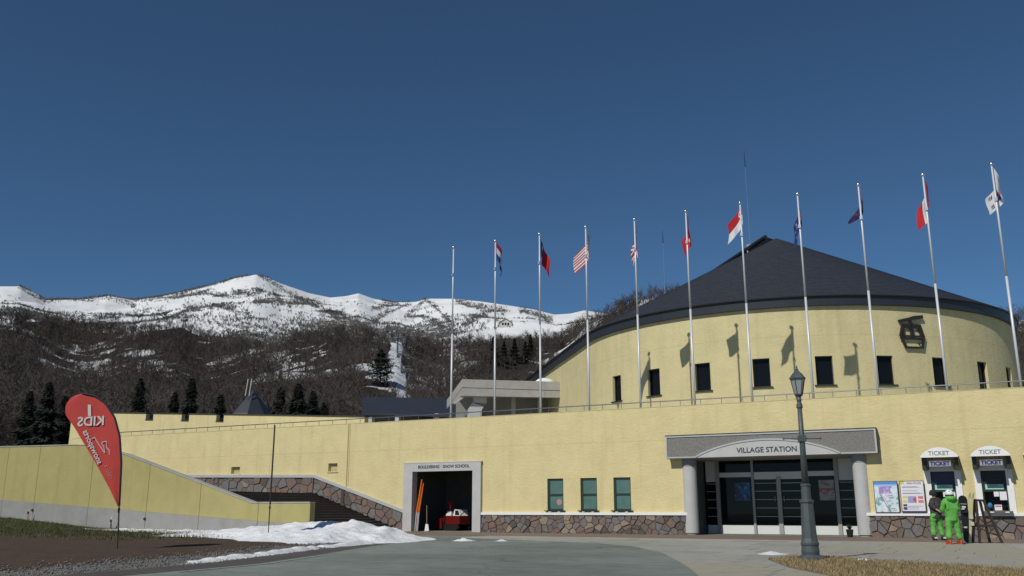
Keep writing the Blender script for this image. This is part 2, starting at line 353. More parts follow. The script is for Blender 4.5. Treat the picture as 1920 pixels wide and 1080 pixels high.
# left verge: dirt, turf and gravel between the road and the retaining wall
def verge_edge(y): return np.interp(y, [-60, -34, -31.5, -27, -21.5, -14.5, -11.5, -8.5], [-13.0, -13.6, -14.6, -15.2, -17.3, -19.6, -21.5, -22.5])
def verge_z(x, y):
    d = verge_edge(y) - x
    up = .08 * sstep(0, 3, d) + .50 * sstep(-40.5, -51, x) * sstep(-19, -10, y) + .12 * sstep(-34, -46, x) * sstep(-24, -13, y)
    return -.02 + .03 * sstep(0, .5, d) + up + .07 * (fbm(x * .8, y * .8, 3) - .5) * sstep(0, 1.5, d)
ys = np.linspace(-46, -8.8, 120); us = np.linspace(0, 1, 150) ** 1.6
Yv, Uv = np.meshgrid(ys, us, indexing='ij'); Ev = verge_edge(Yv); Xv = Ev - Uv * (78 + Ev)
vm = bpy.data.materials.new('verge_soil'); vm.use_nodes = True
def cover_mat(m, cols, scale, bump, bscale, bdist):
    """ground cover by the painted masks R (first) and G (second) over a base"""
    n, l = m.node_tree.nodes, m.node_tree.links; b = n['Principled BSDF']; b.inputs['Roughness'].default_value = .95; b.inputs['Specular IOR Level'].default_value = .15
    at = n.new('ShaderNodeAttribute'); at.attribute_name = 'cover'; sp = n.new('ShaderNodeSeparateColor'); l.new(at.outputs['Color'], sp.inputs[0])
    tc = n.new('ShaderNodeTexCoord'); nz = n.new('ShaderNodeTexNoise'); nz.inputs['Scale'].default_value = scale; nz.inputs['Detail'].default_value = 8; nz.inputs['Roughness'].default_value = .7; l.new(tc.outputs['Object'], nz.inputs[0])
    rp_ = n.new('ShaderNodeValToRGB'); rp_.color_ramp.elements[0].color = (*cols[0], 1); rp_.color_ramp.elements[1].color = (*cols[1], 1); rp_.color_ramp.elements[0].position = .3; rp_.color_ramp.elements[1].position = .7; l.new(nz.outputs['Fac'], rp_.inputs[0])
    cur = rp_.outputs[0]
    for ch, c in zip(('Red', 'Green'), cols[2:]):
        ad = n.new('ShaderNodeMath'); ad.operation = 'ADD'; l.new(sp.outputs[ch], ad.inputs[0]); l.new(nz.outputs['Fac'], ad.inputs[1])
        mr = n.new('ShaderNodeMapRange'); mr.inputs[1].default_value = .93; mr.inputs[2].default_value = 1.07; l.new(ad.outputs[0], mr.inputs[0])
        mx = n.new('ShaderNodeMix'); mx.data_type = 'RGBA'; mx.inputs[7].default_value = (*c, 1); l.new(mr.outputs[0], mx.inputs[0]); l.new(cur, mx.inputs[6]); cur = mx.outputs[2]
    l.new(cur, b.inputs['Base Color'])
    nb = n.new('ShaderNodeTexNoise'); nb.inputs['Scale'].default_value = bscale; nb.inputs['Detail'].default_value = 6; l.new(tc.outputs['Object'], nb.inputs[0])
    bp = n.new('ShaderNodeBump'); bp.inputs['Strength'].default_value = bump; bp.inputs['Distance'].default_value = bdist; l.new(nb.outputs['Fac'], bp.inputs['Height']); l.new(bp.outputs[0], b.inputs['Normal'])
def set_cover(me, r, g):
    ca = me.color_attributes.new('cover', 'FLOAT_COLOR', 'POINT'); c = np.stack([r, g, 0 * r, 0 * r + 1], -1).reshape(-1); ca.data.foreach_set('color', c.astype(np.float32))
cover_mat(vm, [(.055, .037, .026), (.10, .07, .05), (.045, .06, .018), (.12, .115, .105)], 2.5, .8, 14, .04)
me = npmesh('verge', np.stack([Xv, Yv, verge_z(Xv, Yv)], -1).reshape(-1, 3), grid_faces(*Xv.shape)[:, ::-1], vm, True)
def grass_mask(x, y): return sstep(-21.5, -14.5, y + 2.5 * (fbm(x * .35, y * .35, 8) - .5) * 2) * sstep(-24, -29, x)
set_cover(me, grass_mask(Xv, Yv) * .75, .9 * sstep(2.6, .3, Ev - Xv))
link('verge', me, None, None, kind='structure')
def verge_pt(r):
    x, y = r.uniform(-66, -24), r.uniform(-22, -9.1)
    if r.random() > float(grass_mask(np.array(x), np.array(y))) ** 1.3: return None
    return (x, y, float(verge_z(np.array(x), np.array(y))))
blades('green_grass', 26000, verge_pt, .13, mat('green_grass_blade', (.05, .065, .022), .9, col2=(.12, .095, .045), vscale=1.5), 6, label='patchy green grass on the bank below the retaining wall', cat='grass', kind='stuff')
# gravel strip
rg = np.random.default_rng(4); n = 14000; gy = rg.uniform(-36, -13, n); gx = verge_edge(gy) - np.abs(rg.normal(0, .75, n)) - .05; gz = verge_z(gx, gy); s = rg.uniform(.012, .034, n)
base = np.array([(1, 0, 0), (0, 1, 0), (-1, 0, 0), (0, -1, 0), (0, 0, .8), (0, 0, -.8)]); tri = np.array([(0, 1, 4), (1, 2, 4), (2, 3, 4), (3, 0, 4), (1, 0, 5), (2, 1, 5), (3, 2, 5), (0, 3, 5)])
V = base[None] * s[:, None, None] * rg.uniform(.6, 1.3, (n, 6, 3)); ang = rg.uniform(0, 6.28, n); ca_, sa_ = np.cos(ang)[:, None], np.sin(ang)[:, None]
V = np.stack([V[..., 0] * ca_ - V[..., 1] * sa_ + gx[:, None], V[..., 0] * sa_ + V[..., 1] * ca_ + gy[:, None], V[..., 2] + gz[:, None] + .015], -1)
link('gravel', npmesh('gravel', V.reshape(-1, 3), (tri[None] + 6 * np.arange(n)[:, None, None]).reshape(-1, 3), mat('gravel_stone', (.09, .085, .078), .9, col2=(.20, .19, .178), vscale=5)), None, None, label='strip of grey gravel along the left road edge', cat='gravel', kind='stuff')
# damp strip of dark asphalt beside the verge, thin white line
DAMP = mat('damp_asphalt', (.06, .05, .042), .6, col2=(.10, .085, .072), vscale=1.2, bump=.3, bscale=40)
yy = np.linspace(-40, -11.5, 40)
MB().add([(float(verge_edge(q)) - .4, q, .004) for q in yy] + [(float(verge_edge(q)) + .55 + .5 * float(sstep(-16, -24, q)), q, .004) for q in yy[::-1]], [tuple(range(80))]).build('gutter_strip', DAMP, kind='structure')
ly = np.linspace(-29.5, -23.4, 10)
MB().add([(float(verge_edge(q)) + 1.25, q, .008) for q in ly] + [(float(verge_edge(q)) + 1.37, q, .008) for q in ly[::-1]], [tuple(range(20))]).build('road_line', mat('worn_road_paint', (.38, .38, .36), .8, col2=(.15, .16, .15), vscale=6), kind='structure')

# snow heap in front of the stairs and thinning along the verge
sx = np.linspace(-46, -13.5, 380); sy = np.linspace(-31, -8.95, 270)
SX, SY = np.meshgrid(sx, sy, indexing='ij')
g = lambda cx, cy, rx, ry: np.exp(-((SX - cx) / rx) ** 2 - ((SY - cy) / ry) ** 2)
hs = .47 * g(-24.6, -10.9, 2.9, 1.9) + .24 * g(-27.6, -11.2, 2.4, 2.0) + .22 * g(-21.6, -12.0, 1.9, 1.4) + .16 * g(-31, -11.2, 4.5, 2.4) + .15 * g(-37.5, -9.8, 5.5, 1.0) + .26 * g(-24.6, -14.0, 3.0, 2.0) + .20 * g(-22.2, -16.4, 2.2, 2.0) + .14 * g(-28.6, -14.6, 3.2, 1.0) + .17 * g(-20.5, -14.6, 1.7, 1.6)
de = verge_edge(SY) - SX
hs = hs + .15 * np.exp(-((de - .35) / .4) ** 2) * sstep(.28, .42, fbm(SX * .35, SY * .6, 21)) * sstep(-31, -26, SY) + .16 * np.exp(-((de - 1.9) / .6) ** 2) * sstep(-22, -16, SY)
lump = .17 * (fbm(SX * 1.6, SY * 1.6, 11, 5) - .5) + .085 * (noise(SX * 4, SY * 4, 12) - .5)
hs = hs + lump * sstep(.03, .25, hs) - .05 - .06 * fbm(SX * .9, SY * .9, 14)
zg = np.where(de > 0, verge_z(SX, SY), 0)
link('snow_heap', npmesh('snow_heap', np.stack([SX, SY, zg + hs], -1).reshape(-1, 3), grid_faces(*SX.shape), SNOW, True), None, None, label='long lumpy snow heap at the foot of the outdoor stairs', cat='snow', kind='stuff')
def lump_snow(x, y, rx, ry, h, seed, label):
    u = np.linspace(-1.3, 1.3, 26); U, W = np.meshgrid(u, u, indexing='ij')
    z = h * (np.exp(-2.2 * (U ** 2 + W ** 2)) + .9 * (fbm(U * 3 + seed, W * 3, seed) - .5)) * sstep(1.3, .8, np.hypot(U, W)) - .02
    link('snow_lump', npmesh('snow_lump', np.stack([x + U * rx, y + W * ry, z + .02], -1).reshape(-1, 3), grid_faces(26, 26), SNOW, True), None, None, label=label, cat='snow', group='leftover lumps of snow')
lump_snow(-18.0, -12.0, .34, .35, .10, 1, 'little snow lump on the road just right of the big heap')
lump_snow(-16.6, -11.6, .2, .25, .06, 2, 'tiniest snow lump on the road below the three teal windows')
lump_snow(-5.45, -17.6, .40, .6, .075, 3, 'snow lump on the paving left of the lamp post foot')
lump_snow(-2.95, -20.1, .45, .3, .07, 5, 'flat snow patch on dry grass right of the lamp post')
lump_snow(-2.25, -20.3, .22, .2, .05, 6, 'small snow scrap at the far edge of the dry lawn')

# ------------------------------------------------------------------ hills: wooded slope and snow mountain
FAR = [(-65.33, 0.1926), (-61.91, 0.2036), (-58.19, 0.2136), (-57.14, 0.2159), (-56.29, 0.2094), (-55.85, 0.2048), (-54.07, 0.2092), (-52.68, 0.2155), (-51.2, 0.2129), (-49.74, 0.2186), (-48.56, 0.225), (-46.75, 0.2364), (-45.53, 0.2452), (-44.27, 0.2505), (-43.61, 0.2483), (-42.61, 0.2416), (-40.94, 0.233), (-39.61, 0.2293), (-38.61, 0.2319), (-37.88, 0.2355), (-36.92, 0.23), (-35.56, 0.2265), (-34.2, 0.2278), (-33.52, 0.2318), (-31.8, 0.2323), (-30.07, 0.2296), (-28.35, 0.2254), (-26.62, 0.2204), (-25.25, 0.2141), (-24.21, 0.2151), (-23.35, 0.2185), (-21.48, 0.213), (-16.46, 0.204), (-6.98, 0.1943), (1.44, 0.1813), (8.67, 0.167), (14, .16)]
NEAR = [(-65.07, 0.1612), (-57.94, 0.1778), (-55.85, 0.1841), (-54.73, 0.1805), (-53.03, 0.1765), (-51.03, 0.1792), (-49.57, 0.1834), (-48.39, 0.1883), (-47.12, 0.1783), (-45.23, 0.1709), (-42.68, 0.1661), (-41.43, 0.1776), (-39.49, 0.1849), (-37.5, 0.1861), (-36.32, 0.1789), (-35.31, 0.1823), (-34.46, 0.1766), (-33.45, 0.177), (-31.75, 0.1786), (-30.05, 0.1825), (-28.34, 0.1808), (-26.63, 0.1838), (-24.92, 0.1884), (-23.2, 0.2002), (-22.17, 0.2096), (-20.96, 0.2219), (-19.76, 0.2292), (-18.06, 0.2318), (-16.4, 0.2251), (-11.6, 0.1997), (-4.16, 0.1681), (0.88, 0.1759), (2.97, 0.1759), (8.67, 0.167), (14, .16)]
FB, FT = np.array(FAR).T; NB_, NT = np.array(NEAR).T
R0 = 105.
def r1(b): return 430 + 60 * np.sin(b * .21) - 110 * sstep(-25, -20, b) + 20 * np.sin(b * .9)
def r2(b): return 2500 + 350 * np.sin(b * .35 + 1.2) - 300 * sstep(-36, -30, b)
def near_h(b, r):
    u = np.clip((r - R0) / (r1(b) - R0), 0, 1.4)
    t = .028 + (np.interp(b, NB_, NT) - .028) * np.minimum(u, 1) ** .8 - .35 * np.maximum(u - 1, 0)
    x, y = r * np.sin(np.radians(b)), r * np.cos(np.radians(b))
    zn = 1.1 + r * t + (7 * (fbm(x / 60, y / 60, 31) - .5) + 2.5 * (noise(x / 13, y / 13, 33) - .5)) * sstep(0, .25, u) * sstep(1.05, .8, u)
    return np.where(r < R0, -.5 + 4.54 * sstep(66, R0, r), zn)
def far_h(b, r):
    ra, rb = r1(b) * .96, r2(b); u = np.clip((r - ra) / (rb - ra), 0, 1)
    tn, tf = np.interp(b, NB_, NT), np.interp(b, FB, FT)
    x, y = r * np.sin(np.radians(b)), r * np.cos(np.radians(b))
    rid = 1 - np.abs(2 * fbm(x / 380 + .3 * y / 900, y / 700, 41, 5) - 1)
    t = tn - .026 + (tf - tn + .026) * u ** .72 + .045 * (rid - .72) * np.sin(PI * np.clip(u, 0, 1)) ** .8 * sstep(.02, .2, u) + .010 * (fbm(x / 110, y / 110, 45) - .5) * sstep(1, .85, u) * sstep(.03, .2, u)
    t = np.minimum(t, tf - .004 * (1 - u)); return 1.1 + r * (t - .6 * np.maximum((r - rb) / rb, 0))
def wxy(b, r): return r * np.sin(np.radians(b)), -42 + r * np.cos(np.radians(b))
def swath(b, r):
    u = np.clip((r - R0) / (r1(b) - R0), 0, 1); c = np.interp(u, [0, .35, .6, .8, 1], [-34.45, -34.65, -35.0, -35.25, -35.45]); w = np.interp(u, [0, .25, .5, 1], [.85, .6, .38, .42])
    return sstep(w * 1.25, w * .75, np.abs(b - c + .5 * (fbm(r / 25., b * .7, 77) - .5) + .12 * np.sin(u * 17)))
def patches(b, r):
    x, y = wxy(b, r); u = np.clip((r - R0) / (r1(b) - R0), 0, 1)
    p = fbm(x / 24, y / 24, 51, 5) * .55 + .45 * fbm(x / 5, y / 8, 55, 3)
    return sstep(.54, .62, p + .05 * sstep(.2, .7, u) - .10 * sstep(-53, -57, b) - .07 * sstep(.30, .1, u) - .10 * np.exp(-((b + 48.5) / 1.8) ** 2) * sstep(.5, .8, u) - .12 * np.exp(-((b + 28.0) / 1.8) ** 2) * sstep(.4, .6, u) - .07 * np.exp(-((b + 39.0) / 2.2) ** 2))
bb = np.linspace(-68, 13, 460); rr = np.linspace(0, 1, 150); Bm, Um = np.meshgrid(bb, rr, indexing='ij')
Rm = 66 + (r1(Bm) * 1.12 - 66) * Um ** 1.2; Xm, Ym = wxy(Bm, Rm); Zm = near_h(Bm, Rm)
hm = bpy.data.materials.new('hillside_litter_and_snow'); hm.use_nodes = True
cover_mat(hm, [(.020, .016, .014), (.042, .034, .029), (.55, .565, .58), (.72, .75, .78)], .55, .8, .9, .4)
me = npmesh('wooded_hillside', np.stack([Xm, Ym, Zm], -1).reshape(-1, 3), grid_faces(*Xm.shape), hm, True)
set_cover(me, np.clip(patches(Bm, Rm) * .72, 0, 1), swath(Bm, Rm) * (.35 + .6 * sstep(.30, .5, fbm(Xm / 9, Ym / 9, 79)))); link('wooded_hillside', me, None, None, kind='structure')
ru = np.linspace(0, 1.06, 230); Bf, Uf = np.meshgrid(np.linspace(-68, 13, 900), ru, indexing='ij')
Rf = r1(Bf) * .96 + (r2(Bf) - r1(Bf) * .96) * Uf ** 1.5; Xf, Yf = wxy(Bf, Rf); Zf = far_h(Bf, Rf)
# belts of scrub along the mountain's ribs: half width, (bearing, slope of sight) points on the ground
SCRUB_BANDS = [(0.002352, [(-44.0, 0.249), (-42.93, 0.2382), (-41.58, 0.2263), (-40.24, 0.2167), (-38.88, 0.2057), (-37.19, 0.1983)]), (0.001176, [(-48.85, 0.2217), (-47.66, 0.2304), (-46.75, 0.2358), (-45.53, 0.2452), (-44.58, 0.2495)]), (0.002941, [(-44.15, 0.2201), (-43.36, 0.2233), (-42.55, 0.2218)]), (0.002352, [(-43.23, 0.2319), (-42.55, 0.2224)]), (0.003529, [(-42.06, 0.2223), (-40.91, 0.2221), (-40.06, 0.2144), (-38.89, 0.2105)]), (0.002352, [(-36.87, 0.2039), (-35.88, 0.2154), (-34.71, 0.2251)]), (0.001764, [(-33.59, 0.2305), (-32.75, 0.2185), (-31.77, 0.2016)]), (0.001764, [(-33.59, 0.2305), (-34.19, 0.2192), (-34.69, 0.2117)]), (0.002352, [(-34.85, 0.2104), (-33.84, 0.212), (-32.97, 0.205), (-32.18, 0.1979)]), (0.002941, [(-31.02, 0.203), (-30.07, 0.2117), (-29.31, 0.2192), (-28.52, 0.218)]), (0.002352, [(-31.45, 0.2275), (-30.59, 0.2233), (-29.73, 0.2216)]), (0.002941, [(-27.31, 0.2174), (-26.28, 0.213), (-25.59, 0.208)]), (0.002352, [(-36.24, 0.2268), (-35.39, 0.2236), (-36.9, 0.2178)]), (0.002941, [(-55.84, 0.2043), (-54.06, 0.2081), (-52.67, 0.2139), (-51.63, 0.2099), (-50.03, 0.2159), (-48.84, 0.2199)]), (0.002352, [(-51.61, 0.2122), (-51.1, 0.204), (-50.25, 0.2012), (-49.37, 0.2042)]), (0.002352, [(-48.54, 0.2204), (-47.02, 0.226), (-45.43, 0.2222)]), (0.002941, [(-45.46, 0.2292), (-44.5, 0.228), (-43.88, 0.2329)]), (0.001764, [(-57.13, 0.2143), (-56.49, 0.2068), (-56.04, 0.2044)]), (0.002941, [(-48.18, 0.2098), (-46.66, 0.2136), (-45.38, 0.2092), (-44.42, 0.2056)])]
def brush(b, r):
    x, y = wxy(b, r); u = np.clip((r - r1(b)) / (r2(b) - r1(b)), 0, 1); t = (far_h(b, r) - 1.1) / r; q = np.zeros_like(b)
    for w_, pl in SCRUB_BANDS:
        for (b0, t0), (b1, t1) in zip(pl, pl[1:]):
            ax, ay, bx_, by_ = b0 * .0175, t0, b1 * .0175, t1; dx_, dy_ = bx_ - ax, by_ - ay; f = np.clip(((b * .0175 - ax) * dx_ + (t - ay) * dy_) / (dx_ * dx_ + dy_ * dy_), 0, 1)
            d = np.hypot(b * .0175 - ax - f * dx_, t - ay - f * dy_); q = np.maximum(q, np.exp(-(d / (w_ * 1.1)) ** 2))
    tf = np.interp(b, FB, FT); tn = np.interp(b, NB_, NT); low = sstep(.62, .12, (t - tn) / (tf - tn + 1e-4))
    n_ = .6 * fbm(x / 120, y / 260, 61, 5) + .4 * fbm(x / 40, y / 60, 66, 3)
    return np.clip(q * (.35 + 1.1 * n_) + 1.1 * low * sstep(.36, .62, n_) + .5 * sstep(.56, .7, n_) * sstep(.95, .5, (t - tn) / (tf - tn + 1e-4)), 0, 1)
mm = bpy.data.materials.new('mountain_snow'); mm.use_nodes = True
cover_mat(mm, [(.68, .69, .69), (.76, .77, .77), (.10, .092, .088), (.10, .092, .088)], .11, .5, .02, 6.)
me = npmesh('snow_mountain', np.stack([Xf, Yf, Zf], -1).reshape(-1, 3), grid_faces(*Xf.shape), mm, True)
set_cover(me, brush(Bf, Rf) * .58, 0 * Bf); link('snow_mountain', me, None, None, kind='structure')

# bare trees
def bare_tree(seed, H=9., thick=1., n1=11, n2=5, n3=4):
    r = np.random.default_rng(seed); T = []
    def blade(p, q, w):
        d = q - p; s_ = np.cross(d, r.normal(size=3)); s_ /= np.linalg.norm(s_) + 1e-6; T.append((p - s_ * w, p + s_ * w, q))
    def limb(p, q, w0, w1):
        d = (q - p) / np.linalg.norm(q - p); u = np.cross(d, [.3, .5, .8]); u /= np.linalg.norm(u); w = np.cross(d, u)
        a_ = [u * math.cos(t) + w * math.sin(t) for t in (0, 2.1, 4.2)]
        for i in range(3):
            j = (i + 1) % 3; T.append((p + a_[i] * w0, p + a_[j] * w0, q + a_[j] * w1)); T.append((p + a_[i] * w0, q + a_[j] * w1, q + a_[i] * w1))
    pts = [np.zeros(3)]
    for k in range(5): pts.append(pts[-1] + np.array([r.normal(0, .04) * H, r.normal(0, .04) * H, H * .15]))
    for k in range(5): limb(pts[k], pts[k + 1], thick * .014 * H * (1 - k * .15), thick * .014 * H * (1 - (k + 1) * .15))
    for i in range(n1):
        k = r.uniform(1.3, 5); a0 = pts[int(min(k, 4))] + (pts[int(min(k, 4)) + 1] - pts[int(min(k, 4))]) * (k % 1); th = r.uniform(0, 6.28); up = r.uniform(.5, 1.3)
        d = np.array([math.cos(th), math.sin(th), up]); d /= np.linalg.norm(d); L = H * r.uniform(.22, .42) * (1.15 - k * .08); q = a0 + d * L
        limb(a0, q, thick * .006 * H, thick * .0025 * H)
        for j in range(n2):
            s_ = r.uniform(.3, 1); p2 = a0 + (q - a0) * s_; d2 = d * .7 + r.normal(size=3) * .55; d2[2] = abs(d2[2]) * .8 + .1; q2 = p2 + d2 * L * .45; blade(p2, q2, thick * .0032 * H)
            for m_ in range(n3):
                p3 = p2 + (q2 - p2) * r.uniform(.3, 1); d3 = d2 * .6 + r.normal(size=3) * .55; d3[2] += .25; blade(p3, p3 + d3 * L * .30, thick * .0022 * H)
    return np.array(T)
VAR = [bare_tree(s_, 9., 1.2, 12, 5, 4) for s_ in range(6)]; LOW = [bare_tree(50 + s_, 9., 1.7, 9, 4, 3) for s_ in range(6)]
BARK = mat('bare_twigs', (.052, .041, .034), .9, col2=(.092, .074, .062), vscale=.05)
rg = np.random.default_rng(9); out = []
def plant(b, u, hs, lib):
    r = R0 + (r1(b) - R0) * u; x, y = wxy(b, r); z = near_h(b, r) - .2
    for k in range(len(b)):
        th = rg.uniform(0, 6.28); c_, s_ = math.cos(th), math.sin(th); v = lib[int(rg.integers(6))] * hs[k]
        out.append(np.stack([v[..., 0] * c_ - v[..., 1] * s_ + x[k], v[..., 0] * s_ + v[..., 1] * c_ + y[k], v[..., 2] * rg.uniform(.85, 1.2) + z[k]], -1))
n = 13000; b = rg.uniform(-62, -15, n); u = np.concatenate([rg.uniform(.03, 1.0, n * 3 // 4), rg.uniform(.85, 1.03, n - n * 3 // 4)]); r = R0 + (r1(b) - R0) * u; x, y = wxy(b, r)
clear = np.zeros(n, bool)
for cb_, cr_ in ((-55.1, 0), (-56.0, 0), (-54.2, 0), (-50.35, 0), (-47.5, 0), (-48.4, 0), (-45.8, 0), (-42.3, 0), (-41.3, 0), (-40.4, 0), (-36.0, .60), (-36.6, .60), (-36.0, .40), (-36.6, .40), (-28.9, .75), (-27.6, .75)): clear |= (np.abs(b - cb_) < .7) & (u < cr_ + .05) & (u > cr_ - .12)
ok = ~clear & (swath(b, r) < .05) & (rg.random(n) < .42 + .45 * sstep(.36, .56, fbm(x / 50, y / 30, 71)) - .05 * patches(b, r)); b, u = b[ok], u[ok]; hs = rg.uniform(.55, 1.05, len(b)) * (1.08 - .28 * u)
lo = u > .4; print('trees', len(b), lo.sum())
plant(b[~lo], u[~lo], hs[~lo], VAR); plant(b[lo], u[lo], hs[lo], LOW)
plant(rg.uniform(.3, 5, 320), rg.uniform(.1, .9, 320), rg.uniform(.8, 1.3, 320), VAR)
V = np.concatenate([o_.reshape(-1, 3) for o_ in out])
link('bare_woodland', npmesh('bare_woodland', V, np.arange(len(V)).reshape(-1, 3), BARK), None, None, label='brown leafless woodland covering the slope behind the buildings', cat='woodland', kind='stuff')
# scrub on the far mountain
n = 95000; fb = rg.uniform(-62, -20, n); fu = rg.uniform(0.0, 1.0, n); fr = r1(fb) * .97 + (r2(fb) - r1(fb) * .97) * fu
keep = rg.random(n) < brush(fb, fr) * .9; fb, fr = fb[keep], fr[keep]; fx, fy = wxy(fb, fr); fz = far_h(fb, fr); n = len(fb); hh = rg.uniform(3, 7, n) * np.interp(fr, [400, 1200, 2500], [.55, .8, 1.])
tri_ = []
for k in range(4):
    th = rg.uniform(0, 6.28, n); p = np.stack([fx, fy, fz - .5], -1); w = np.stack([np.cos(th), np.sin(th), 0 * th], -1) * (hh * .10)[:, None]; lean = np.stack([np.cos(th), np.sin(th), 0 * th], -1) * (hh * rg.uniform(-.6, .6, n))[:, None]
    top = p + lean + np.stack([0 * th, 0 * th, hh * rg.uniform(.6, 1, n)], -1); tri_.append(np.stack([p, top - w, top + w], 1))
V = np.concatenate(tri_).reshape(-1, 3)
link('mountain_scrub', npmesh('mountain_scrub', V, np.arange(len(V)).reshape(-1, 3), mat('far_twigs', (.10, .092, .087), .95)), None, None, label='thin grey scrub speckling the snowy mountain', cat='scrub', kind='stuff')
def hit_r(b, t):
    q = np.linspace(R0, float(r1(np.array(b))), 400); h_ = (near_h(np.full(400, b), q) - 1.1) / q; k = int(np.argmax(h_ > t)); return float(q[k]) if h_[k] > t else float(q[-1])
# single trees one can pick out
def single_bare(b, tb, tt, label, k):
    r = hit_r(b, tb); x, y = wxy(b, r); z = float(near_h(np.array([b]), np.array([r]))[0]); H = max(5, 1.1 + r * tt - z); t = empty('bare_tree', (x, y, z - .3), label=label, cat='tree', group='leafless trees standing out on the ridge')
    v = bare_tree(100 + k, H, 1.5, 14, 6, 5); trunk, crown = v[:30], v[30:]
    for nm, q in (('trunk', trunk), ('crown', crown)): link(nm, npmesh(nm, q.reshape(-1, 3), np.arange(len(q) * 3).reshape(-1, 3), mat('bare_bark', (.032, .027, .024), .9)), None, t)
for k, (b, tb, tt, lb) in enumerate([(-50.89, .1873, .2047, 'leafless tree on the dark ridge between the red banner and the snow peak'), (-53.0, .182, .1986, 'spreading leafless tree above the red banner, left of a twin'), (-52.2, .1815, .1975, 'slim leafless twin tree on the ridge above the red banner'), (-49.3, .1869, .2062, 'leafless tree at the top of the dark hump below the snow peak'), (-48.2, .1867, .2068, 'widest leafless crown on the dark hump below the snow peak'), (-57.1, .1659, .1949, 'tall leafless tree at the far left edge of the picture')]): single_bare(b, tb, tt, lb, k)
CONIF = mat('conifer_needles', (.010, .016, .010), .9, col2=(.022, .03, .018), vscale=.8); TRUNK = mat('conifer_trunk', (.05, .035, .025), .9)
CON = [((-55.09, 0.0628), 0.1216, .28, 'tallest dark conifer left of the red banner'), ((-55.99, 0.0608), 0.1118, .26, 'dark conifer nearest the left edge of the picture'), ((-54.2, 0.0618), 0.1084, .26, 'dark conifer just behind the rounded top of the red banner'),
       ((-50.35, 0.0952), 0.1299, .24, 'pointed dark conifer above the leftmost notch of the battlement wall'), ((-47.51, 0.0971), 0.1324, .22, 'tall pointed conifer behind the middle notch of the battlement wall'), ((-48.4, 0.0965), 0.1173, .26, 'short conifer left of the tall one at the middle wall notch'), ((-45.8, 0.098), 0.117, .3, 'small conifer behind the rightmost notch of the battlement wall'),
       ((-42.29, 0.0975), 0.127, .3, 'left conifer of the dark clump right of the pointed spire'), ((-41.27, 0.0979), 0.131, .4, 'broadest conifer in the clump right of the pointed spire'), ((-40.38, 0.0983), 0.124, .32, 'right shoulder conifer of the clump beside the spire'), ((-39.68, 0.0986), 0.1117, .35, 'lowest conifer at the right end of the clump by the spire'),
       ((-36.29, 0.1315), 0.1729, .34, 'large round topped conifer left of the snowy lift track'), ((-29.19, 0.160), 0.1886, .3, 'leftmost conifer of the dark stand high behind the flagpoles'), ((-28.51, 0.160), 0.1838, .34, 'second conifer in the dark stand high behind the flagpoles'), ((-27.83, 0.160), 0.1868, .32, 'third conifer in the dark stand high behind the flagpoles'), ((-27.15, 0.160), 0.1838, .34, 'low conifer near the right end of the stand behind the flagpoles'), ((-26.81, 0.162), 0.1911, .24, 'rightmost pointed conifer of the stand behind the flagpoles')]
for k, ((b, tb), tt, wd, lb) in enumerate(CON):
    r = hit_r(b, tb) if k > 10 else R0 + 5 + 3 * (k % 4); x, y = wxy(b, r); z = float(near_h(np.array([b]), np.array([r]))[0]) - .5; H = max(4, 1.1 + r * tt - z); t = empty('conifer', (x, y, z), label=lb, cat='conifer', group='dark evergreen conifers on the slope')
    MB().tube((0, 0, 0), (0, 0, H * .95), H * .02, H * .004, 6).build('trunk', TRUNK, t)
    q = np.random.default_rng(200 + k); n = 3600; f = q.random(n) ** .8; top = 2.2 if k == 11 else 1.0
    rad = wd * H * np.minimum(1, (1 - f) * top + .03) * np.minimum(1, .55 + f * 3) * (.75 + .25 * np.sin(f * 40 + k)) * np.sqrt(q.uniform(.15, 1, n)); th = q.uniform(0, 6.28, n)
    c = np.stack([rad * np.cos(th), rad * np.sin(th), H * (.06 + .94 * f)], -1); L = H * q.uniform(.02, .05, n)
    o_ = np.stack([np.cos(th), np.sin(th), -.35 + 0 * th], -1); sd_ = np.stack([-np.sin(th), np.cos(th), q.normal(0, .3, n)], -1)
    tr = np.stack([c - o_ * L[:, None] * .6 - sd_ * L[:, None] * .45, c - o_ * L[:, None] * .5 + sd_ * L[:, None] * .45, c + o_ * L[:, None]], 1)
    link('crown', npmesh('crown', tr.reshape(-1, 3), np.arange(3 * n).reshape(-1, 3), CONIF), None, t)

# ------------------------------------------------------------------ lift towers, cabin and far lodges
LIFT = mat('lift_steel', (.09, .09, .09), .6)
def tower(b, tb, tt, arm, label):
    r = hit_r(b, tb); x, y = wxy(b, r); z = float(near_h(np.array([b]), np.array([r]))[0]) - .5; H = 1.1 + r * tt - z; t = empty('lift_tower', (x, y, z), math.radians(35), label=label, cat='lift tower', group='gondola lift towers on the snow track')
    MB().tube((0, 0, 0), (0, 0, H), .36, .26, 10).build('shaft', LIFT, t); MB().box(-arm, arm, -.3, .3, H - .2, H + .2).build('crossarm', LIFT, t)
    for s_ in (-1, 1): MB().box(s_ * arm - .5, s_ * arm + .5, -2.2, 2.2, H - .9, H - .3).build('sheave_train', LIFT, t)
    MB().box(-arm * .9, arm * .9, -.12, .12, H + .7, H + .85).build('lifting_frame', LIFT, t)
    return x, y, z, H
tw = tower(-35.29, .1691, .1925, 2.2, 'tall lift tower with wide crossarm at the top of the snow track')
tower(-35.65, .1822, .1955, 1.9, 'farther lift tower partly beside the trees on the crest'); tower(-34.99, .1467, .1681, 1.2, 'thin lift tower halfway up the snow track'); tower(-34.64, .1203, .1515, 1.0, 'lowest lift tower on the snow track above the slate roof')
cb_ = empty('gondola_cabin', (tw[0] + 2.3, tw[1] + 1.5, tw[2] + tw[3] - 4.6), math.radians(35), label='small gondola cabin hanging beside the tall lift tower', cat='gondola')
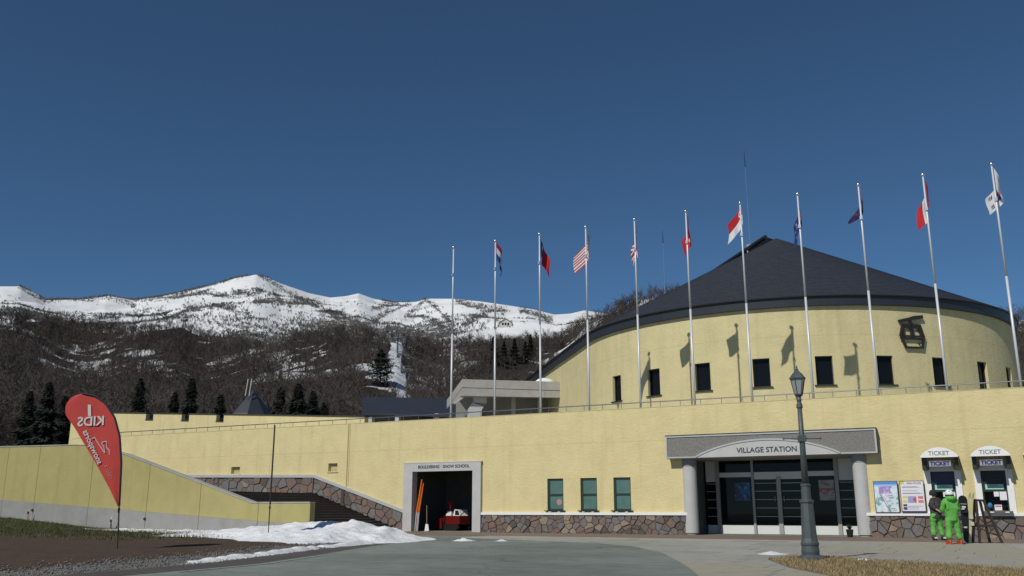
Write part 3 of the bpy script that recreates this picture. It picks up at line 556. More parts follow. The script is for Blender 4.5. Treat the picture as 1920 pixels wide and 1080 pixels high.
MB().lathe([(.7, 0), (1.0, .5), (1.05, 1.3), (.8, 2.1), (.3, 2.3)], n=10).build('cabin', LIFT, cb_); MB().tube((0, 0, 2.2), (0, 0, 3.9), .08).build('hanger', LIFT, cb_); MB().lathe([(1.03, 1.0), (1.02, 1.6)], n=10).build('window_band', GLASS, cb_)
def lodge(b, t_, w, h_, d, mats, label):
    q = np.linspace(500, 2300, 500); hh_ = (far_h(np.full(500, b), q) - 1.1) / q; k = int(np.argmax(hh_ > t_)); r = q[k] if hh_[k] > t_ else 1500.; s_ = r / 1100; w, h_, d = w * s_, h_ * s_, d * s_
    x, y = wxy(b, r); z = float(far_h(np.array([b]), np.array([r]))[0]) - 1; t = empty('mountain_lodge', (x, y, z), math.radians(-b), label=label, cat='lodge')
    MB().xz([(-w, -3), (w, -3), (w, h_), (0, h_ * 1.9), (-w, h_)], -d, d).build('wall', mats[0], t)
    rf = MB(); [rf.add([(0, -d - 1, h_ * 1.95), (0, d + 1, h_ * 1.95), (s2 * w * 1.15, d + 1, h_ * .85), (s2 * w * 1.15, -d - 1, h_ * .85), (0, -d - 1, h_ * 1.85), (s2 * w * 1.15, -d - 1, h_ * .72)], [(0, 1, 2, 3), (4, 0, 3, 5)]) for s2 in (-1, 1)]; rf.build('roof', mats[1], t)
    for i in range(3): MB().box(-w * .6 + i * w * .45, -w * .6 + i * w * .45 + w * .28, -d - .25, -d, h_ * .25, h_ * .8).build('window', GLASS, t)
lodge(-28.41, .2008, 7.5, 5, 6, (mat('lodge_wall', (.5, .47, .43), .8), mat('lodge_roof', (.10, .06, .05), .7)), 'distant gabled lodge on the open snow slope, above the dark conifer stand')
lodge(-39.63, .2117, 8, 2.2, 5, (LIFT, LIFT), 'distant low dark lodge on the snow below the small white peak')

# ------------------------------------------------------------------ terrace building: long yellow front with the entrance
tb = empty('terrace_building', (0, 0, 0), label='long yellow stuccoed terrace building with stone base and grey entrance canopy', cat='building')
TICK = (-2.24, -.39, 1.46)
DOOR = (-28.40, -24.57, 0.0, 3.15); ENT = (-13.05, -5.38, 0.0, 3.46); WINS = [(-20.32, -19.44, 1.10, 2.65), (-18.51, -17.63, 1.10, 2.65), (-16.76, -15.88, 1.10, 2.65)]
VENTS = [(-41.86, -41.15, 3.27, 3.69), (-34.32, -33.66, 3.27, 3.73)]; TWIN = [(c - .45, c + .45, 1.08, 2.66) for c in TICK]
w = wall_grid([-57.0 + 2 * i for i in range(37)], [-.3, 5.93], [DOOR, ENT] + WINS + VENTS + TWIN, .35, lambda x, d, z: (x, d, z), MB()); w.build('wall', YEL, tb)
MB().box(-57.0, 15, -.012, .37, 5.93, 5.955).build('coping', mat('coping', (.55, .47, .26), .8, var=.08), tb)
MB().box(-56.9, 15, .36, 42, 5.2, 5.5).build('terrace_deck', CONC, tb)
MB().box(-57, -56.65, .36, 30, -.3, 5.9).build('side_wall', YEL, tb)
MB().box(-32.99, -32.93, -.025, .0, 2.42, 5.92).box(-32.86, -32.83, -.012, .0, 2.42, 5.92).build('expansion_joint', mat('joint_strip', (.40, .33, .15), .8), tb)
# rubble stone base with white ledge
for nm, x0, x1 in (('left', -24.1, -12.95), ('right', -5.42, 6.0)):
    bs = MB().box(x0, x1, -.035, -.002, -.2, .88).build('stone_base', MORT, tb)
    stones([(x0, 0), (min(x1, 1.9), 0), (min(x1, 1.9), .88), (x0, .88)], .335, bs, gap=.008, seed=11 if nm == 'left' else 12)
    MB().box(x0, x1, -.13, 0, .88, 1.0).build('ledge', WHITE, tb)
# sloping stone dado along the stairs
dd = MB().xz([(-54, 4.1), (-46, 2.1), (-35.3, 2.05), (-28.95, -.2), (-28.95, .97), (-35.28, 2.94), (-46, 3.12), (-54, 5.35)], -.035, -.002).build('stone_dado', MORT, tb)
stones([(-46, 2.12), (-35.3, 2.08), (-35.3, 2.94), (-46, 3.12)], .55, dd, seed=13); stones([(-35.28, 2.05), (-28.97, 0), (-28.97, .97), (-35.28, 2.94)], .5, dd, seed=14); stones([(-53, 3.9), (-46.02, 2.12), (-46.02, 3.12), (-53, 5.07)], .6, dd, seed=15)
MB().box(-33.24, -33.04, -.11, -.036, 1.22, 2.22).build('drain_channel', mat('drain', (.06, .05, .048), .8), dd)
MB().xz([(-54, 5.35), (-46, 3.12), (-35.28, 2.94), (-28.95, .97), (-28.95, 1.13), (-35.29, 3.11), (-46, 3.29), (-54, 5.53)], -.13, 0).build('ledge', TRIM, tb)
# vents: niche with louvre back
for v in VENTS:
    nb = MB().box(v[0] - .01, v[1] + .01, .22, .26, v[2] - .01, v[3] + .01).build('vent', YEL, tb)
    for i in range(4): MB().box(v[0] + .06, v[1] - .05, .19, .22, v[2] + .06 + i * .08, v[2] + .12 + i * .08).build('louvre', mat('louvre', (.52, .47, .30), .7), nb)
    MB().box(v[0] - .06, v[1] + .06, -.05, .2, v[2] - .06, v[2] - .002).build('sill', YEL, nb)
# sash windows
for i, v in enumerate(WINS):
    wd = MB(); x0, x1, z0, z1 = v; f = .085
    wd.box(x0, x0 + f + .02, .05, .14, z0, z1).box(x1 - f * .6, x1, .05, .14, z0, z1).box(x0 + f, x1 - f * .6, .05, .14, z1 - f, z1).box(x0 + f, x1 - f * .6, .05, .14, z0, z0 + .07).box(x0 + f, x1 - f * .6, .045, .13, z0 + .72, z0 + .80)
    fr = wd.build('window', GREEN, tb)
    for za, zb in ((z0 + .06, z0 + .73), (z0 + .79, z1 - .07)): MB().box(x0 + .05, x1 - .03, .09, .11, za, zb).build('pane', TEAL, fr)
    MB().box(x0 - .1, x1 + .1, -.17, .05, z0 - .045, z0 + .0).build('sill', GREEN, fr)
    for bx in (x0 + .12, x1 - .26): MB().box(bx, bx + .14, -.15, -.131, z0 - .11, z0 - .047).build('sill_bracket', WHITE, fr)
    if i == 0: MB().xz([(x1 - .27 + .15 * math.cos(k * PI / 5), z0 + .40 + .15 * math.sin(k * PI / 5)) for k in range(10)], .084, .089).build('pink_sticker', mat('pink_paper', (.42, .22, .20), .7), fr)
# snow school doorway
df = MB(); df.box(-28.95, -28.38, -.16, .28, 0, 3.58).box(-24.60, -24.10, -.16, .28, 0, 3.58).box(-28.38, -24.60, -.16, .28, 3.14, 3.58)
dw = df.build('door_surround', CONCL, tb)
MB().box(-28.99, -24.06, -.17, 0, 3.58, 3.62).build('cap', TRIM, dw)
text('BOULDERING', .222, 'lettering', INK, dw, wall_text(-27.33, -.165, 3.37), bold=.006); text('SNOW SCHOOL', .222, 'lettering', INK, dw, wall_text(-25.60, -.165, 3.37), bold=.006); text('·', .3, 'lettering', INK, dw, wall_text(-26.50, -.165, 3.36))
rm = MB(); rm.box(-30.2, -23.0, 6.2, 6.35, 0, 3.4).box(-30.35, -30.2, .36, 6.2, 0, 3.4).box(-23.0, -22.85, .36, 6.2, 0, 3.4).box(-30.35, -22.85, .36, 6.35, 3.4, 3.5).box(-30.35, -22.85, .36, 6.35, -.1, .012)
rr_ = rm.build('lobby', ROOM, tb)
MB().box(-27.2, -25.9, 6.1, 6.19, .012, 3.3).build('dark_panel', BLACK, rr_); MB().box(-25.5, -24.2, 6.12, 6.19, .012, 2.4).build('inner_door', BLACK, rr_)
for x in (-25.6, -24.2): MB().box(x, x + .1, 6.05, 6.12, .012, 2.5).build('door_post', TRIM, rr_)
# entrance canopy
cn = MB().box(-13.88, -4.62, -.44, .0, 3.50, 4.48).build('canopy', PEBB, tb)
MB().box(-13.92, -4.58, -.47, .0, 4.48, 4.53).build('roof_edge', DARK, cn)
MB().box(-13.90, -4.60, -.475, -.441, 4.42, 4.48).box(-13.90, -13.83, -.475, -.441, 3.52, 4.42).box(-4.67, -4.60, -.475, -.441, 3.52, 4.42).build('trim', TRIM, cn)
N = 28; arc = [(-12.45 + 6.35 * i / N, 3.47 + .68 * (1 - ((i / N) * 2 - 1) ** 2) ** .92) for i in range(N + 1)]
MB().xz([(-12.45, 3.46)] + [(-6.10, 3.46)] + arc[::-1], -.50, -.442).build('arch_panel', CONCL, cn)
tr = MB()
for (xa, za), (xb, zb) in zip(arc, arc[1:]): tr.xz([(xa, za), (xb, zb), (xb, zb + .075), (xa, za + .075)], -.53, -.442)
tr.box(-13.90, -12.45, -.475, -.441, 3.46, 3.52).box(-6.10, -4.60, -.475, -.441, 3.46, 3.52); tr.build('arch_trim', TRIM, cn)
MB().box(-13.86, -4.64, -.43, 3.1, 3.44, 3.459).build('soffit', CONC, cn)
text('VILLAGE STATION', .325, 'lettering', INK, cn, wall_text(-9.22, -.507, 3.72), bold=.006)
for x in (-13.0, -5.42):
    c = MB().lathe([(.33, .09), (.33, 3.1), (.325, 3.11)], (x, .18, 0), 28).build('column', CONCL, tb, smooth=False)
    MB().lathe([(.345, 3.11), (.345, 3.45)], (x, .18, 0), 28).build('shadow_ring', CONCD, c); MB().lathe([(.29, 0), (.29, .09)], (x, .18, 0), 28).build('base', CONCD, c)  # canopy shadow at the column head put in as a darker grey ring
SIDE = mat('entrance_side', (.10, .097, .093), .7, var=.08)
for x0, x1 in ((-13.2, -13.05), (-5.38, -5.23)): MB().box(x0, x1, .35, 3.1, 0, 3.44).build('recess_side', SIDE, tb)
MB().box(-13.049, -12.99, .85, 1.05, 1.5, 2.45).build('notice_case', BLACK, tb)
EY = 2.72
gl = MB().box(-13.05, -5.38, EY, EY + .02, .4, 3.44).build('glass_front', GLASS, tb)
KICK = mat('white_kick_plate', (.66, .66, .63), .3)
for x0, x1 in ((-12.95, -12.47), (-12.27, -10.74), (-10.58, -9.56), (-9.34, -8.32), (-8.17, -6.92), (-6.72, -5.42)): MB().box(x0, x1, EY - .06, EY, .012, .41).build('kick_plate', KICK, gl)
for x, wd_ in ((-12.37, .17), (-10.66, .11), (-9.45, .20), (-8.25, .11), (-6.82, .17)): MB().box(x - wd_ / 2, x + wd_ / 2, EY - .14, EY, .012, 3.44 if wd_ != .20 else 2.64).build('mullion', STEEL, gl)
for x0, x1, z0 in ((-12.28, -10.72, 2.66), (-10.60, -8.31, 2.54), (-8.19, -6.91, 2.66), (-12.95, -12.46, 2.45), (-6.73, -5.42, 2.45)): MB().box(x0, x1, EY - .07, EY, z0, 2.88 if z0 > 2.5 else 3.43).build('transom_panel', KICK, gl)
for x0, x1 in ((-10.60, -9.56), (-9.34, -8.31), (-12.95, -12.46), (-6.73, -5.44)):
    for z in (.80, 1.19, 1.58, 1.97, 2.34): MB().box(x0, x1, EY - .04, EY, z, z + .035).build('push_bar', STEEL, gl)
for x in (-9.66, -9.24): MB().tube((x, EY - .1, 1.5), (x, EY - .1, 1.75), .02).build('handle', STEEL, gl)
print_panel('blue_poster', .75, .85, lambda u, v: ((.02, .08, .28) if noise(np.array(u * 6), np.array(v * 6), 5) > .5 else (.03, .03, .06)) if noise(np.array(u * 9), np.array(v * 7), 8) < .75 else (.08, .24, .38), 16, 18, PRINT, gl, Matrix.Translation((-11.2, EY - .02, 1.55)))
print_panel('red_poster', .68, .92, lambda u, v: (.40, .08, .06) if .35 < v < .6 and noise(np.array(u * 7), np.array(v * 9), 4) > .4 else (.36, .33, .29) if noise(np.array(u * 5), np.array(v * 12), 3) > .35 else (.22, .2, .18), 16, 20, PRINT, gl, Matrix.Translation((-7.3, EY - .02, 1.55)))
pl = empty('plant_pot', (-5.95, -.75, .008), label='small dark potted plant by the right entrance column', cat='plant pot')
MB().lathe([(.11, 0), (.15, .3), (.16, .32)], n=12).build('pot', BLACK, pl)
lf = MB()
for k in range(40): a_ = rnd.uniform(0, 6.28); q = Vector((math.cos(a_) * .16, math.sin(a_) * .16, rnd.uniform(.12, .3))); b_ = Vector((-math.sin(a_), math.cos(a_), 0)) * .03; o_ = Vector((0, 0, .3)); lf.add([o_ - b_, o_ + b_, o_ + q], [(0, 1, 2)])
lf.build('leaf_cluster', mat('pot_leaf', (.03, .05, .02), .8), pl, kind='stuff')
# ticket windows
MINT = mat('mint_panel', (.33, .62, .52), .5); NAVY = mat('navy_board', (.012, .012, .055), .35); LIL = mat('lilac_sign', (.32, .33, .40), .5); PAPER = mat('white_paper', (.74, .72, .74), .7); DGREY = mat('dark_grey_shelf', (.10, .10, .105), .5)
for i, c in enumerate(TICK):
    sr = MB().box(c - .69, c - .45, -.06, -.001, 1.0, 2.75).box(c + .45, c + .69, -.06, -.001, 1.0, 2.75).box(c - .45, c + .45, -.06, -.001, 2.66, 2.98)
    tk = sr.build('ticket_window', WHITE, tb)
    MB().box(c - .45, c + .45, .10, .16, 2.62, 2.66).box(c - .45, c - .40, .04, .16, 1.08, 2.62).box(c + .40, c + .45, .04, .16, 1.08, 2.62).box(c - .40, c + .40, .04, .16, 1.84, 1.90).build('frame', GREEN, tk)
    MB().box(c - .40, c + .40, .06, .12, 1.90, 2.62).build('menu_board', NAVY if i == 0 else BLACK, tk)
    MB().box(c - .33, c + .33, .035, .058, 1.92, 2.12).build('mint_strip', MINT, tk)
    for k, z in enumerate((2.46, 2.32)): text(('Resort ticket', 'Day pass')[k] if False else '- - - - - - -', .09, 'print_line', mat('faint_print', (.10, .10, .20), .6), tk, wall_text(c, .055, z))
    for k, z in enumerate((2.055, 1.985)): MB().box(c - .15 - .1 * k, c + .15 + .1 * k, .03, .034, z, z + .025).build('print_line', mat('mint_print', (.08, .22, .18), .6), tk)
    MB().box(c - .40, c + .40, .62, .66, 1.08, 1.84).build('booth_back', BLACK, tk); MB().box(c - .40, c + .40, .16, .62, 1.04, 1.08).build('counter', DGREY, tk)
    MB().box(c - .05, c + .13, .02, .03, 1.64, 1.83).build('notice', PAPER, tk); MB().box(c + .15, c + .40, .02, .03, 1.50, 1.83).build('notice', PAPER, tk); MB().box(c - .08, c + .18, .02, .03, 1.10, 1.32).build('notice', PAPER, tk)
    MB().box(c - .055, c + .155, .012, .019, 1.24, 1.29).build('red_print', mat('red_print', (.55, .12, .16), .6), tk)
    MB().lathe([(.02, 0), (.09, .02), (.10, .10), (.05, .2)], (c - .24, .35, 1.2), 12).build('blue_cap', mat('blue_cloth', (.03, .18, .42), .7), tk)
    MB().xz([(c - .50, .985), (c + .55, .985), (c + .55, 1.075), (c - .50, 1.075)], -.32, -.062).build('counter_shelf', DGREY, tk)
    for x in (c - .27, c + .28): MB().box(x, x + .15, -.327, -.321, 1.01, 1.05).build('shelf_bracket', WHITE, tk)
    # awning: arched front board, curved roof, dark side brackets
    N = 14; ar = [(c - .70 + 1.40 * k / N, 3.25 + .34 * math.sin(PI * (k / N)) ** .75) for k in range(N + 1)]
    aw = MB().xz([(c - .70, 3.19), (c + .70, 3.19)] + ar[::-1], -.95, -.92).build('awning', WHITE, tk)
    rf = MB()
    for (xa, za), (xb, zb) in zip(ar, ar[1:]): rf.add([(xa, -.92, za), (xb, -.92, zb), (xb, 0, zb), (xa, 0, za), (xa, -.92, za - .03), (xb, -.92, zb - .03), (xb, 0, zb - .03), (xa, 0, za - .03)], [(0, 1, 2, 3), (7, 6, 5, 4)])
    rf.box(c - .70, c - .67, -.92, 0, 3.19, 3.25).box(c + .67, c + .70, -.92, 0, 3.19, 3.25); rf.build('awning_roof', mat('green_awning', (.03, .04, .03), .6), tk)
    for x in (c - .685, c + .535): MB().box(x, x + .15, -.62, -.061, 2.70, 3.19).build('bracket', GREEN, tk)
    text('TICKET', .235, 'lettering', mat('grey_lettering', (.20, .20, .22), .6), tk, wall_text(c, -.956, 3.345), bold=.003)
    sg = MB().box(c - .40, c + .40, -.86, -.76, 2.83, 3.05).build('hanging_sign', LIL, tk); text('TICKET', .22, 'sign_lettering', mat('navy_ink', (.015, .015, .08), .5), tk, wall_text(c, -.866, 2.94), bold=.010)
    MB().tube((c - .3, -.8, 3.05), (c - .3, -.8, 3.4), .012).tube((c + .3, -.8, 3.05), (c + .3, -.8, 3.4), .012).build('sign_hanger', DARK, tk)
# notice boards on the wall
def board(name, x0, x1, fn, label, cat):
    t = empty(name, ((x0 + x1) / 2, -.14, 1.005), label=label, cat=cat); w_ = (x1 - x0)
    MB().box(-w_ / 2, w_ / 2, -.025, .02, 0, 1.29).build('frame', mat('dark_frame', (.05, .05, .06), .4), t); return t, print_panel('print', w_ - .05, 1.24, fn, 40, 54, PRINT, t, Matrix.Translation((0, -.028, .025)))
def map_fn(u, v):
    n_ = float(fbm(np.array(u * 7), np.array(v * 7), 91)); 
    if v > .90: return (.10, .28, .62)
    if v > .86: return (.35, .55, .80)
    if .62 < v < .87 and .2 < u + .15 * (v - .7) < .72 + .3 * (n_ - .5): return (.36, .24, .55) if n_ > .43 else (.52, .40, .66)
    if abs(u - .22 - .65 * (.62 - v)) < .02 + .012 * n_ and v < .62: return (.24, .24, .32)
    if abs(u - .35 - .55 * (.6 - v)) < .012 and v < .5: return (.35, .3, .4)
    if .42 < v < .64 and .3 < u < .65 and n_ > .5: return (.62, .42, .44)
    if n_ > .62 and v < .5: return (.22, .36, .38)
    for (a_, b_) in ((.68, .55), (.6, .36), (.75, .12), (.8, .06), (.15, .27)):
        if abs(u - a_) < .1 and abs(v - b_) < .012: return (.08, .07, .09)
    return (.58, .68, .72) if n_ > .45 else (.70, .74, .77)
def rule_fn(u, v):
    if v > .90: return (.62, .58, .10) if u < .17 else (.74, .72, .74)
    if v < .04: return (.05, .04, .14)
    for z in (.82, .80, .72, .70, .62, .60, .19, .16, .13, .10):
        if abs(v - z) < .006 and (.08 if z > .5 else .26) < u < .92 - .1 * (int(z * 50) % 3): return (.30, .28, .33)
    if .30 < v < .52:
        if .28 < u < .66: return (.55, .10, .13) if math.hypot((u - .60) * .9, (v - .40) * 1.29) < .10 else (.34, .34, .58)
        if u < .24 and u > .06 and (v > .44 or v < .38): return (.66, .55, .18) if v > .44 else (.60, .60, .15)
        if .72 < u < .94 and abs(v - .41) > .025: return (.58, .20, .20)
    if .06 < u < .23 and (.18 < v < .26 or .08 < v < .16): return (.07, .06, .14)
    return (.73, .71, .73)
board('trail_map_sign', -4.93, -3.98, map_fn, 'framed trail map print in blue, white and purple beside the column', 'sign')
t, p = board('rules_sign', -3.90, -2.97, rule_fn, 'framed white rules notice with coloured boxes, left of the ticket windows', 'sign')
text('ARAI RULES', .105, 'lettering', mat('plum_ink', (.10, .05, .08), .6), t, wall_text(.09, -.032, 1.19))

# ------------------------------------------------------------------ stairs and retaining wall
st = empty('outdoor_stairs', (0, 0, 0), label='wide dark stone stairs climbing left along the yellow wall', cat='stairs')
STEP = mat('dark_step', (.07, .058, .052), .85, col2=(.11, .092, .083), vscale=4, bump=.3, bscale=20)
NOSE = mat('highlight_tread', (.15, .13, .12), .85, var=.2, vscale=3)  # paler than the risers: highlight along the nosings put into the tread colour
for k in range(15):
    x = -29.2 - .41 * k; z = .137 * (k + 1); MB().box(x - .43, x, -8.65, -.13, z - .40, z - .03).build('riser', STEP, st); MB().box(x - .43, x + .03, -8.65, -.128, z - .03, z).build('tread', NOSE, st)
MB().box(-46.5, -35.37, -8.65, -.13, 1.6, 2.055).build('landing', STEP, st)
for k in range(14): x = -46.5 - .5 * k; z = 2.055 + .138 * (k + 1); MB().box(x - .52, x, -8.65, -.13, z - .5, z).build('upper_step', STEP, st)
rw = empty('retaining_wall', (0, -9, 0), label='low yellow and grey painted retaining wall sloping down beside the stairs', cat='wall')
tops = [(-70, 4.95), (-44.6, 4.55), (-43.6, 4.5), (-40.45, 3.94), (-31.43, 1.44), (-27.9, 1.43)]; line = lambda x: .45 + (-28.0 - x) * .0555
top_at = lambda x: float(np.interp(x, [p[0] for p in tops], [p[1] for p in tops]))
cuts = [-70, -63, -56.2, -50.2, -47.4, -42.9, -38.5, -34.8, -31.0, -27.9]
for x0, x1 in zip(cuts, cuts[1:]):
    g_ = .012; xs_ = sorted({x0 + g_, x1 - (g_ if x1 != -27.9 else 0)} | {p[0] for p in tops if x0 + g_ < p[0] < x1 - g_})
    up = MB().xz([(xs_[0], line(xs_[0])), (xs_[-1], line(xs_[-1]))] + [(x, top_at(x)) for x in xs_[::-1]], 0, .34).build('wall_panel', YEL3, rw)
    MB().xz([(xs_[0], -.3), (xs_[-1], -.3), (xs_[-1], line(xs_[-1]) - .003), (xs_[0], line(xs_[0]) - .003)], -.012, .34).build('grey_plinth', CONCD, rw)
    MB().xz([(xs_[0], top_at(xs_[0])), (xs_[-1], top_at(xs_[-1]))] + [(x, top_at(x) + .05) for x in xs_[::-1]] if len(xs_) == 2 else [(x, top_at(x)) for x in xs_] + [(x, top_at(x) + .05) for x in xs_[::-1]], -.03, .37).build('cap', CONC, rw)
MB().box(-70, -27.95, .05, .30, -.3, .2).build('footing', CONCD, rw)
for x, z in ((-47.4, 1.05), (-38.5, .62)): MB().lathe([(.02, 0), (.055, .02), (.06, .09), (.03, .13)], (x, -.06, z), 10).build('weep_cap', BLACK, rw)
def marker(x, z, m, label):
    t = empty('marker_post', (x, -9.35, z), label=label, cat='marker'); MB().tube((0, 0, -.1), (.02, 0, .42), .02, n=8).tube((.1, .05, -.1), (.04, 0, .40), .014, n=6).build('post', m, t); MB().lathe([(.03, .40), (.055, .44), (.05, .52), (.02, .55)], n=10).build('cap', BLACK, t); MB().tube((.02, 0, .55), (.03, 0, .68), .016).build('reflector', WHITE, t)
marker(-47.3, .5, mat('faded_orange', (.45, .2, .05), .6), 'small orange marker stake against the grey plinth at far left'); marker(-40.6, .10, DARK, 'small dark marker stake against the plinth beside the red banner')

# ------------------------------------------------------------------ railing on the parapet
RAILM = mat('rail_steel', (.34, .34, .335), .3, metal=1.)
ra = empty('railing', (0, 0, 0), label='thin metal handrail running along the terrace parapet', cat='railing')
MB().tube((-56.5, .17, 6.22), (14.8, .17, 6.22), .026, n=10).build('handrail', RAILM, ra)
pm = MB().tube((0, 0, 0), (0, 0, .28), .014, n=6).mesh('post', RAILM)
for i in range(72): o = link('post', pm, None, ra); o.location = (-56.3 + i, .17, 5.96)
# ------------------------------------------------------------------ round station
rs = empty('round_station', (-12.0, 19.22, 0), label='large round yellow hall with dark conical slate roof above the terrace', cat='building')
R_ = 13.46; DV = Vector((-.61, .792)).normalized(); NL = Vector((-DV.y, DV.x)) * 1; NL = Vector((-.792, -.61)).normalized()
A0 = math.radians(-52.4); LS = 34.
def plan(s_, rad):
    """s_ = metres along the outer face: straight left side (<0), half circle, straight right side"""
    if s_ < 0: return Vector((NL.x * rad, NL.y * rad)) + DV * (-s_)
    if s_ > R_ * PI: return Vector((-NL.x * rad, -NL.y * rad)) + DV * (s_ - R_ * PI)
    a_ = A0 + s_ / R_; return Vector((math.sin(a_) * rad, -math.cos(a_) * rad))
def s_of(deg): return (math.radians(deg) - A0) * R_
dang = [-47.8, -34.6, -21.0, -7.6, 5.9, 19.3, 32.6, 46.0, 59.8, 73.2, 86.6]
dw_ = [(s_of(d) - .44, s_of(d) + .44, 7.36, 8.86) for d in dang[1:]]
mp = lambda s_, d, z: (*plan(s_, R_ - d), z)
wall_grid([-LS, -28, -20, -12, -5] + [R_ * PI * k / 72 for k in range(73)] + [R_ * PI + k * 8 for k in range(1, 5)], [5.3, 11.5], dw_, .35, mp, MB()).build('wall', YEL2, rs)
for (s0, s1, z0, z1) in dw_:
    c_ = (s0 + s1) / 2; p0 = plan(c_, R_); n_ = Vector((p0.x, p0.y, 0)).normalized(); u_ = Vector((-n_.y, n_.x, 0)); M = frame((p0.x, p0.y, z0), u_, (0, 0, 1))
    fr = MB().box(-.44, -.39, .16, .22, 0, 1.5).box(.39, .44, .16, .22, 0, 1.5).box(-.39, .39, .16, .22, 1.45, 1.5).box(-.39, .39, .16, .22, 0, .05).xform(M).build('window', DARK, rs)
    MB().box(-.43, .43, .24, .27, .02, 1.49).xform(M).build('pane', GLASS, fr); MB().box(-.55, .55, -.09, .2, -.05, -.003).xform(M).build('sill', DARK, fr)
def ring(r0, z0, r1_, z1, r2, z2, r3, z3, name, m, parent):
    b = MB(); S = [-LS, -20, -8] + [R_ * PI * k / 96 for k in range(97)] + [R_ * PI + 10, R_ * PI + 22, R_ * PI + LS]; k = len(S)
    for r_, z in ((r0, z0), (r1_, z1), (r2, z2), (r3, z3)): b.v += [(*plan(s_, r_), z) for s_ in S]
    for j in range(4):
        for i in range(k - 1): b.f.append((j * k + i, j * k + i + 1, ((j + 1) % 4) * k + i + 1, ((j + 1) % 4) * k + i)); b.mi.append(0)
    return b.build(name, m, parent)
fa = ring(13.2, 11.5, 13.66, 11.5, 13.70, 11.96, 13.2, 11.96, 'fascia', FASC, rs)
ring(13.3, 11.965, 13.80, 11.965, 13.82, 12.02, 13.3, 12.02, 'eave_lip', DARK, rs)
# roof in overlapping slate courses
AP = 19.25; rf = MB(); NC = 44
S = [R_ * PI * k / 80 for k in range(81)]
for j in range(NC):
    f0, f1 = j / NC, (j + 1) / NC; ra_, rb_ = 13.78 * (1 - f0), max(13.78 * (1 - f1), .02); za, zb = 12.02 + (AP - 12.02) * f0, 12.02 + (AP - 12.02) * f1; k0 = len(rf.v)
    for r_, z in ((ra_, za), (ra_ + .004, za + .012), (rb_, zb + .0)): rf.v += [(*plan(s_, r_), z) for s_ in S]
    for q in range(2):
        for i in range(80): rf.f.append((k0 + q * 81 + i, k0 + q * 81 + i + 1, k0 + (q + 1) * 81 + i + 1, k0 + (q + 1) * 81 + i)); rf.mi.append(0)
rfo = rf.build('roof', SLATE, rs)
RZ = 19.85; g0 = DV * 1.6
lo = [NL * 13.8 + DV * .0, NL * 13.8 + DV * LS, DV * LS, g0]
gb = MB(); P3 = lambda v, z: (v.x, v.y, z)
gb.add([P3(NL * 13.8, 12.02), P3(NL * 13.8 + DV * LS, 12.02), P3(DV * LS, RZ), P3(g0, RZ), P3(DV * .3, AP)], [(0, 4, 3, 2, 1)])
gb.add([P3(-NL * 13.8, 12.02), P3(-NL * 13.8 + DV * LS, 12.02), P3(DV * LS, RZ), P3(g0, RZ), P3(DV * .3, AP)], [(1, 2, 3, 4, 0)])
gb.add([P3(NL * 13.4 + DV * LS, 5), P3(-NL * 13.4 + DV * LS, 5), P3(-NL * 13.4 + DV * LS, 12.02), P3(DV * LS, RZ), P3(NL * 13.4 + DV * LS, 12.02)], [(0, 1, 2, 3, 4)])
gb.build('ridge_roof', SLATE, rfo)
rc = MB().tube((g0.x, g0.y, RZ), (DV.x * LS, DV.y * LS, RZ), .14, n=8); rc.build('ridge_cap', DARK, rfo)
def antenna(x, y, z0, z1, label):
    t = empty('antenna', (x, y, z0), label=label, cat='antenna'); H = z1 - z0
    MB().box(-.22, .22, -.22, .22, -1.2, .25).build('base', CONC, t); MB().tube((0, 0, .2), (0, 0, H * .5), .055, .045).build('mast', ALU, t); MB().tube((0, 0, H * .5), (0, 0, H * .83), .035, .03).build('upper_mast', ALU, t); MB().tube((0, 0, H * .83), (0, 0, H), .04, .012).build('tip', DARK, t)
antenna(-14.65, 23.05, 19.9, 27.6, 'tall thin antenna mast beside the peak of the conical roof'); antenna(-21.7, 24.2, 16.6, 22.6, 'shorter antenna mast on the left flank of the dark roof')
# gondola emblem on the round wall
p0 = plan(s_of(39.4), R_ + .10); n_ = Vector((p0.x, p0.y, 0)).normalized(); u_ = Vector((-n_.y, n_.x, 0))
EMB = mat('black_brown_steel', (.022, .019, .018), .5, var=.15)
em = empty('gondola_sign', label='dark metal gondola cabin emblem fixed to the round yellow wall', cat='sign'); em.matrix_world = frame((p0.x - 12.0, p0.y + 19.22, 10.02), u_, (0, 0, 1))
def barz(b, p, q, w_, y0=-.07, y1=.07):
    d = Vector((q[0] - p[0], q[1] - p[1])).normalized(); n2 = Vector((-d.y, d.x)) * w_ / 2; e_ = d * w_ * .4
    pl_ = [(p[0] - n2.x - e_.x, p[1] - n2.y - e_.y), (q[0] - n2.x + e_.x, q[1] - n2.y + e_.y), (q[0] + n2.x + e_.x, q[1] + n2.y + e_.y), (p[0] + n2.x - e_.x, p[1] + n2.y - e_.y)]; b.xz(pl_, y0, y1)
outl = [(-.52, .46), (.50, .46), (.66, -.14), (.52, -.72), (-.44, -.72), (-.68, -.08)]
b = MB(); [barz(b, outl[i], outl[(i + 1) % 6], .10, -.04 - .002 * i, .04 + .002 * i) for i in range(6)]; b.build('cabin_outline', EMB, em)
b = MB(); barz(b, (-.66, -.24), (.64, -.24), .11, -.035, .035); b.build('cabin_belt', EMB, em)
for x in (-.28, .26):
    b = MB(); q = [(x - .21, .36), (x + .21, .36), (x + .23, -.12), (x - .23, -.12)]; [barz(b, q[i], q[(i + 1) % 4], .09, -.03 - .002 * i, .03 + .002 * i) for i in range(4)]; b.build('cabin_window', EMB, em)
b = MB(); barz(b, (0, .5), (-.03, .82), .12, -.04, .04); b.build('hanger', EMB, em)
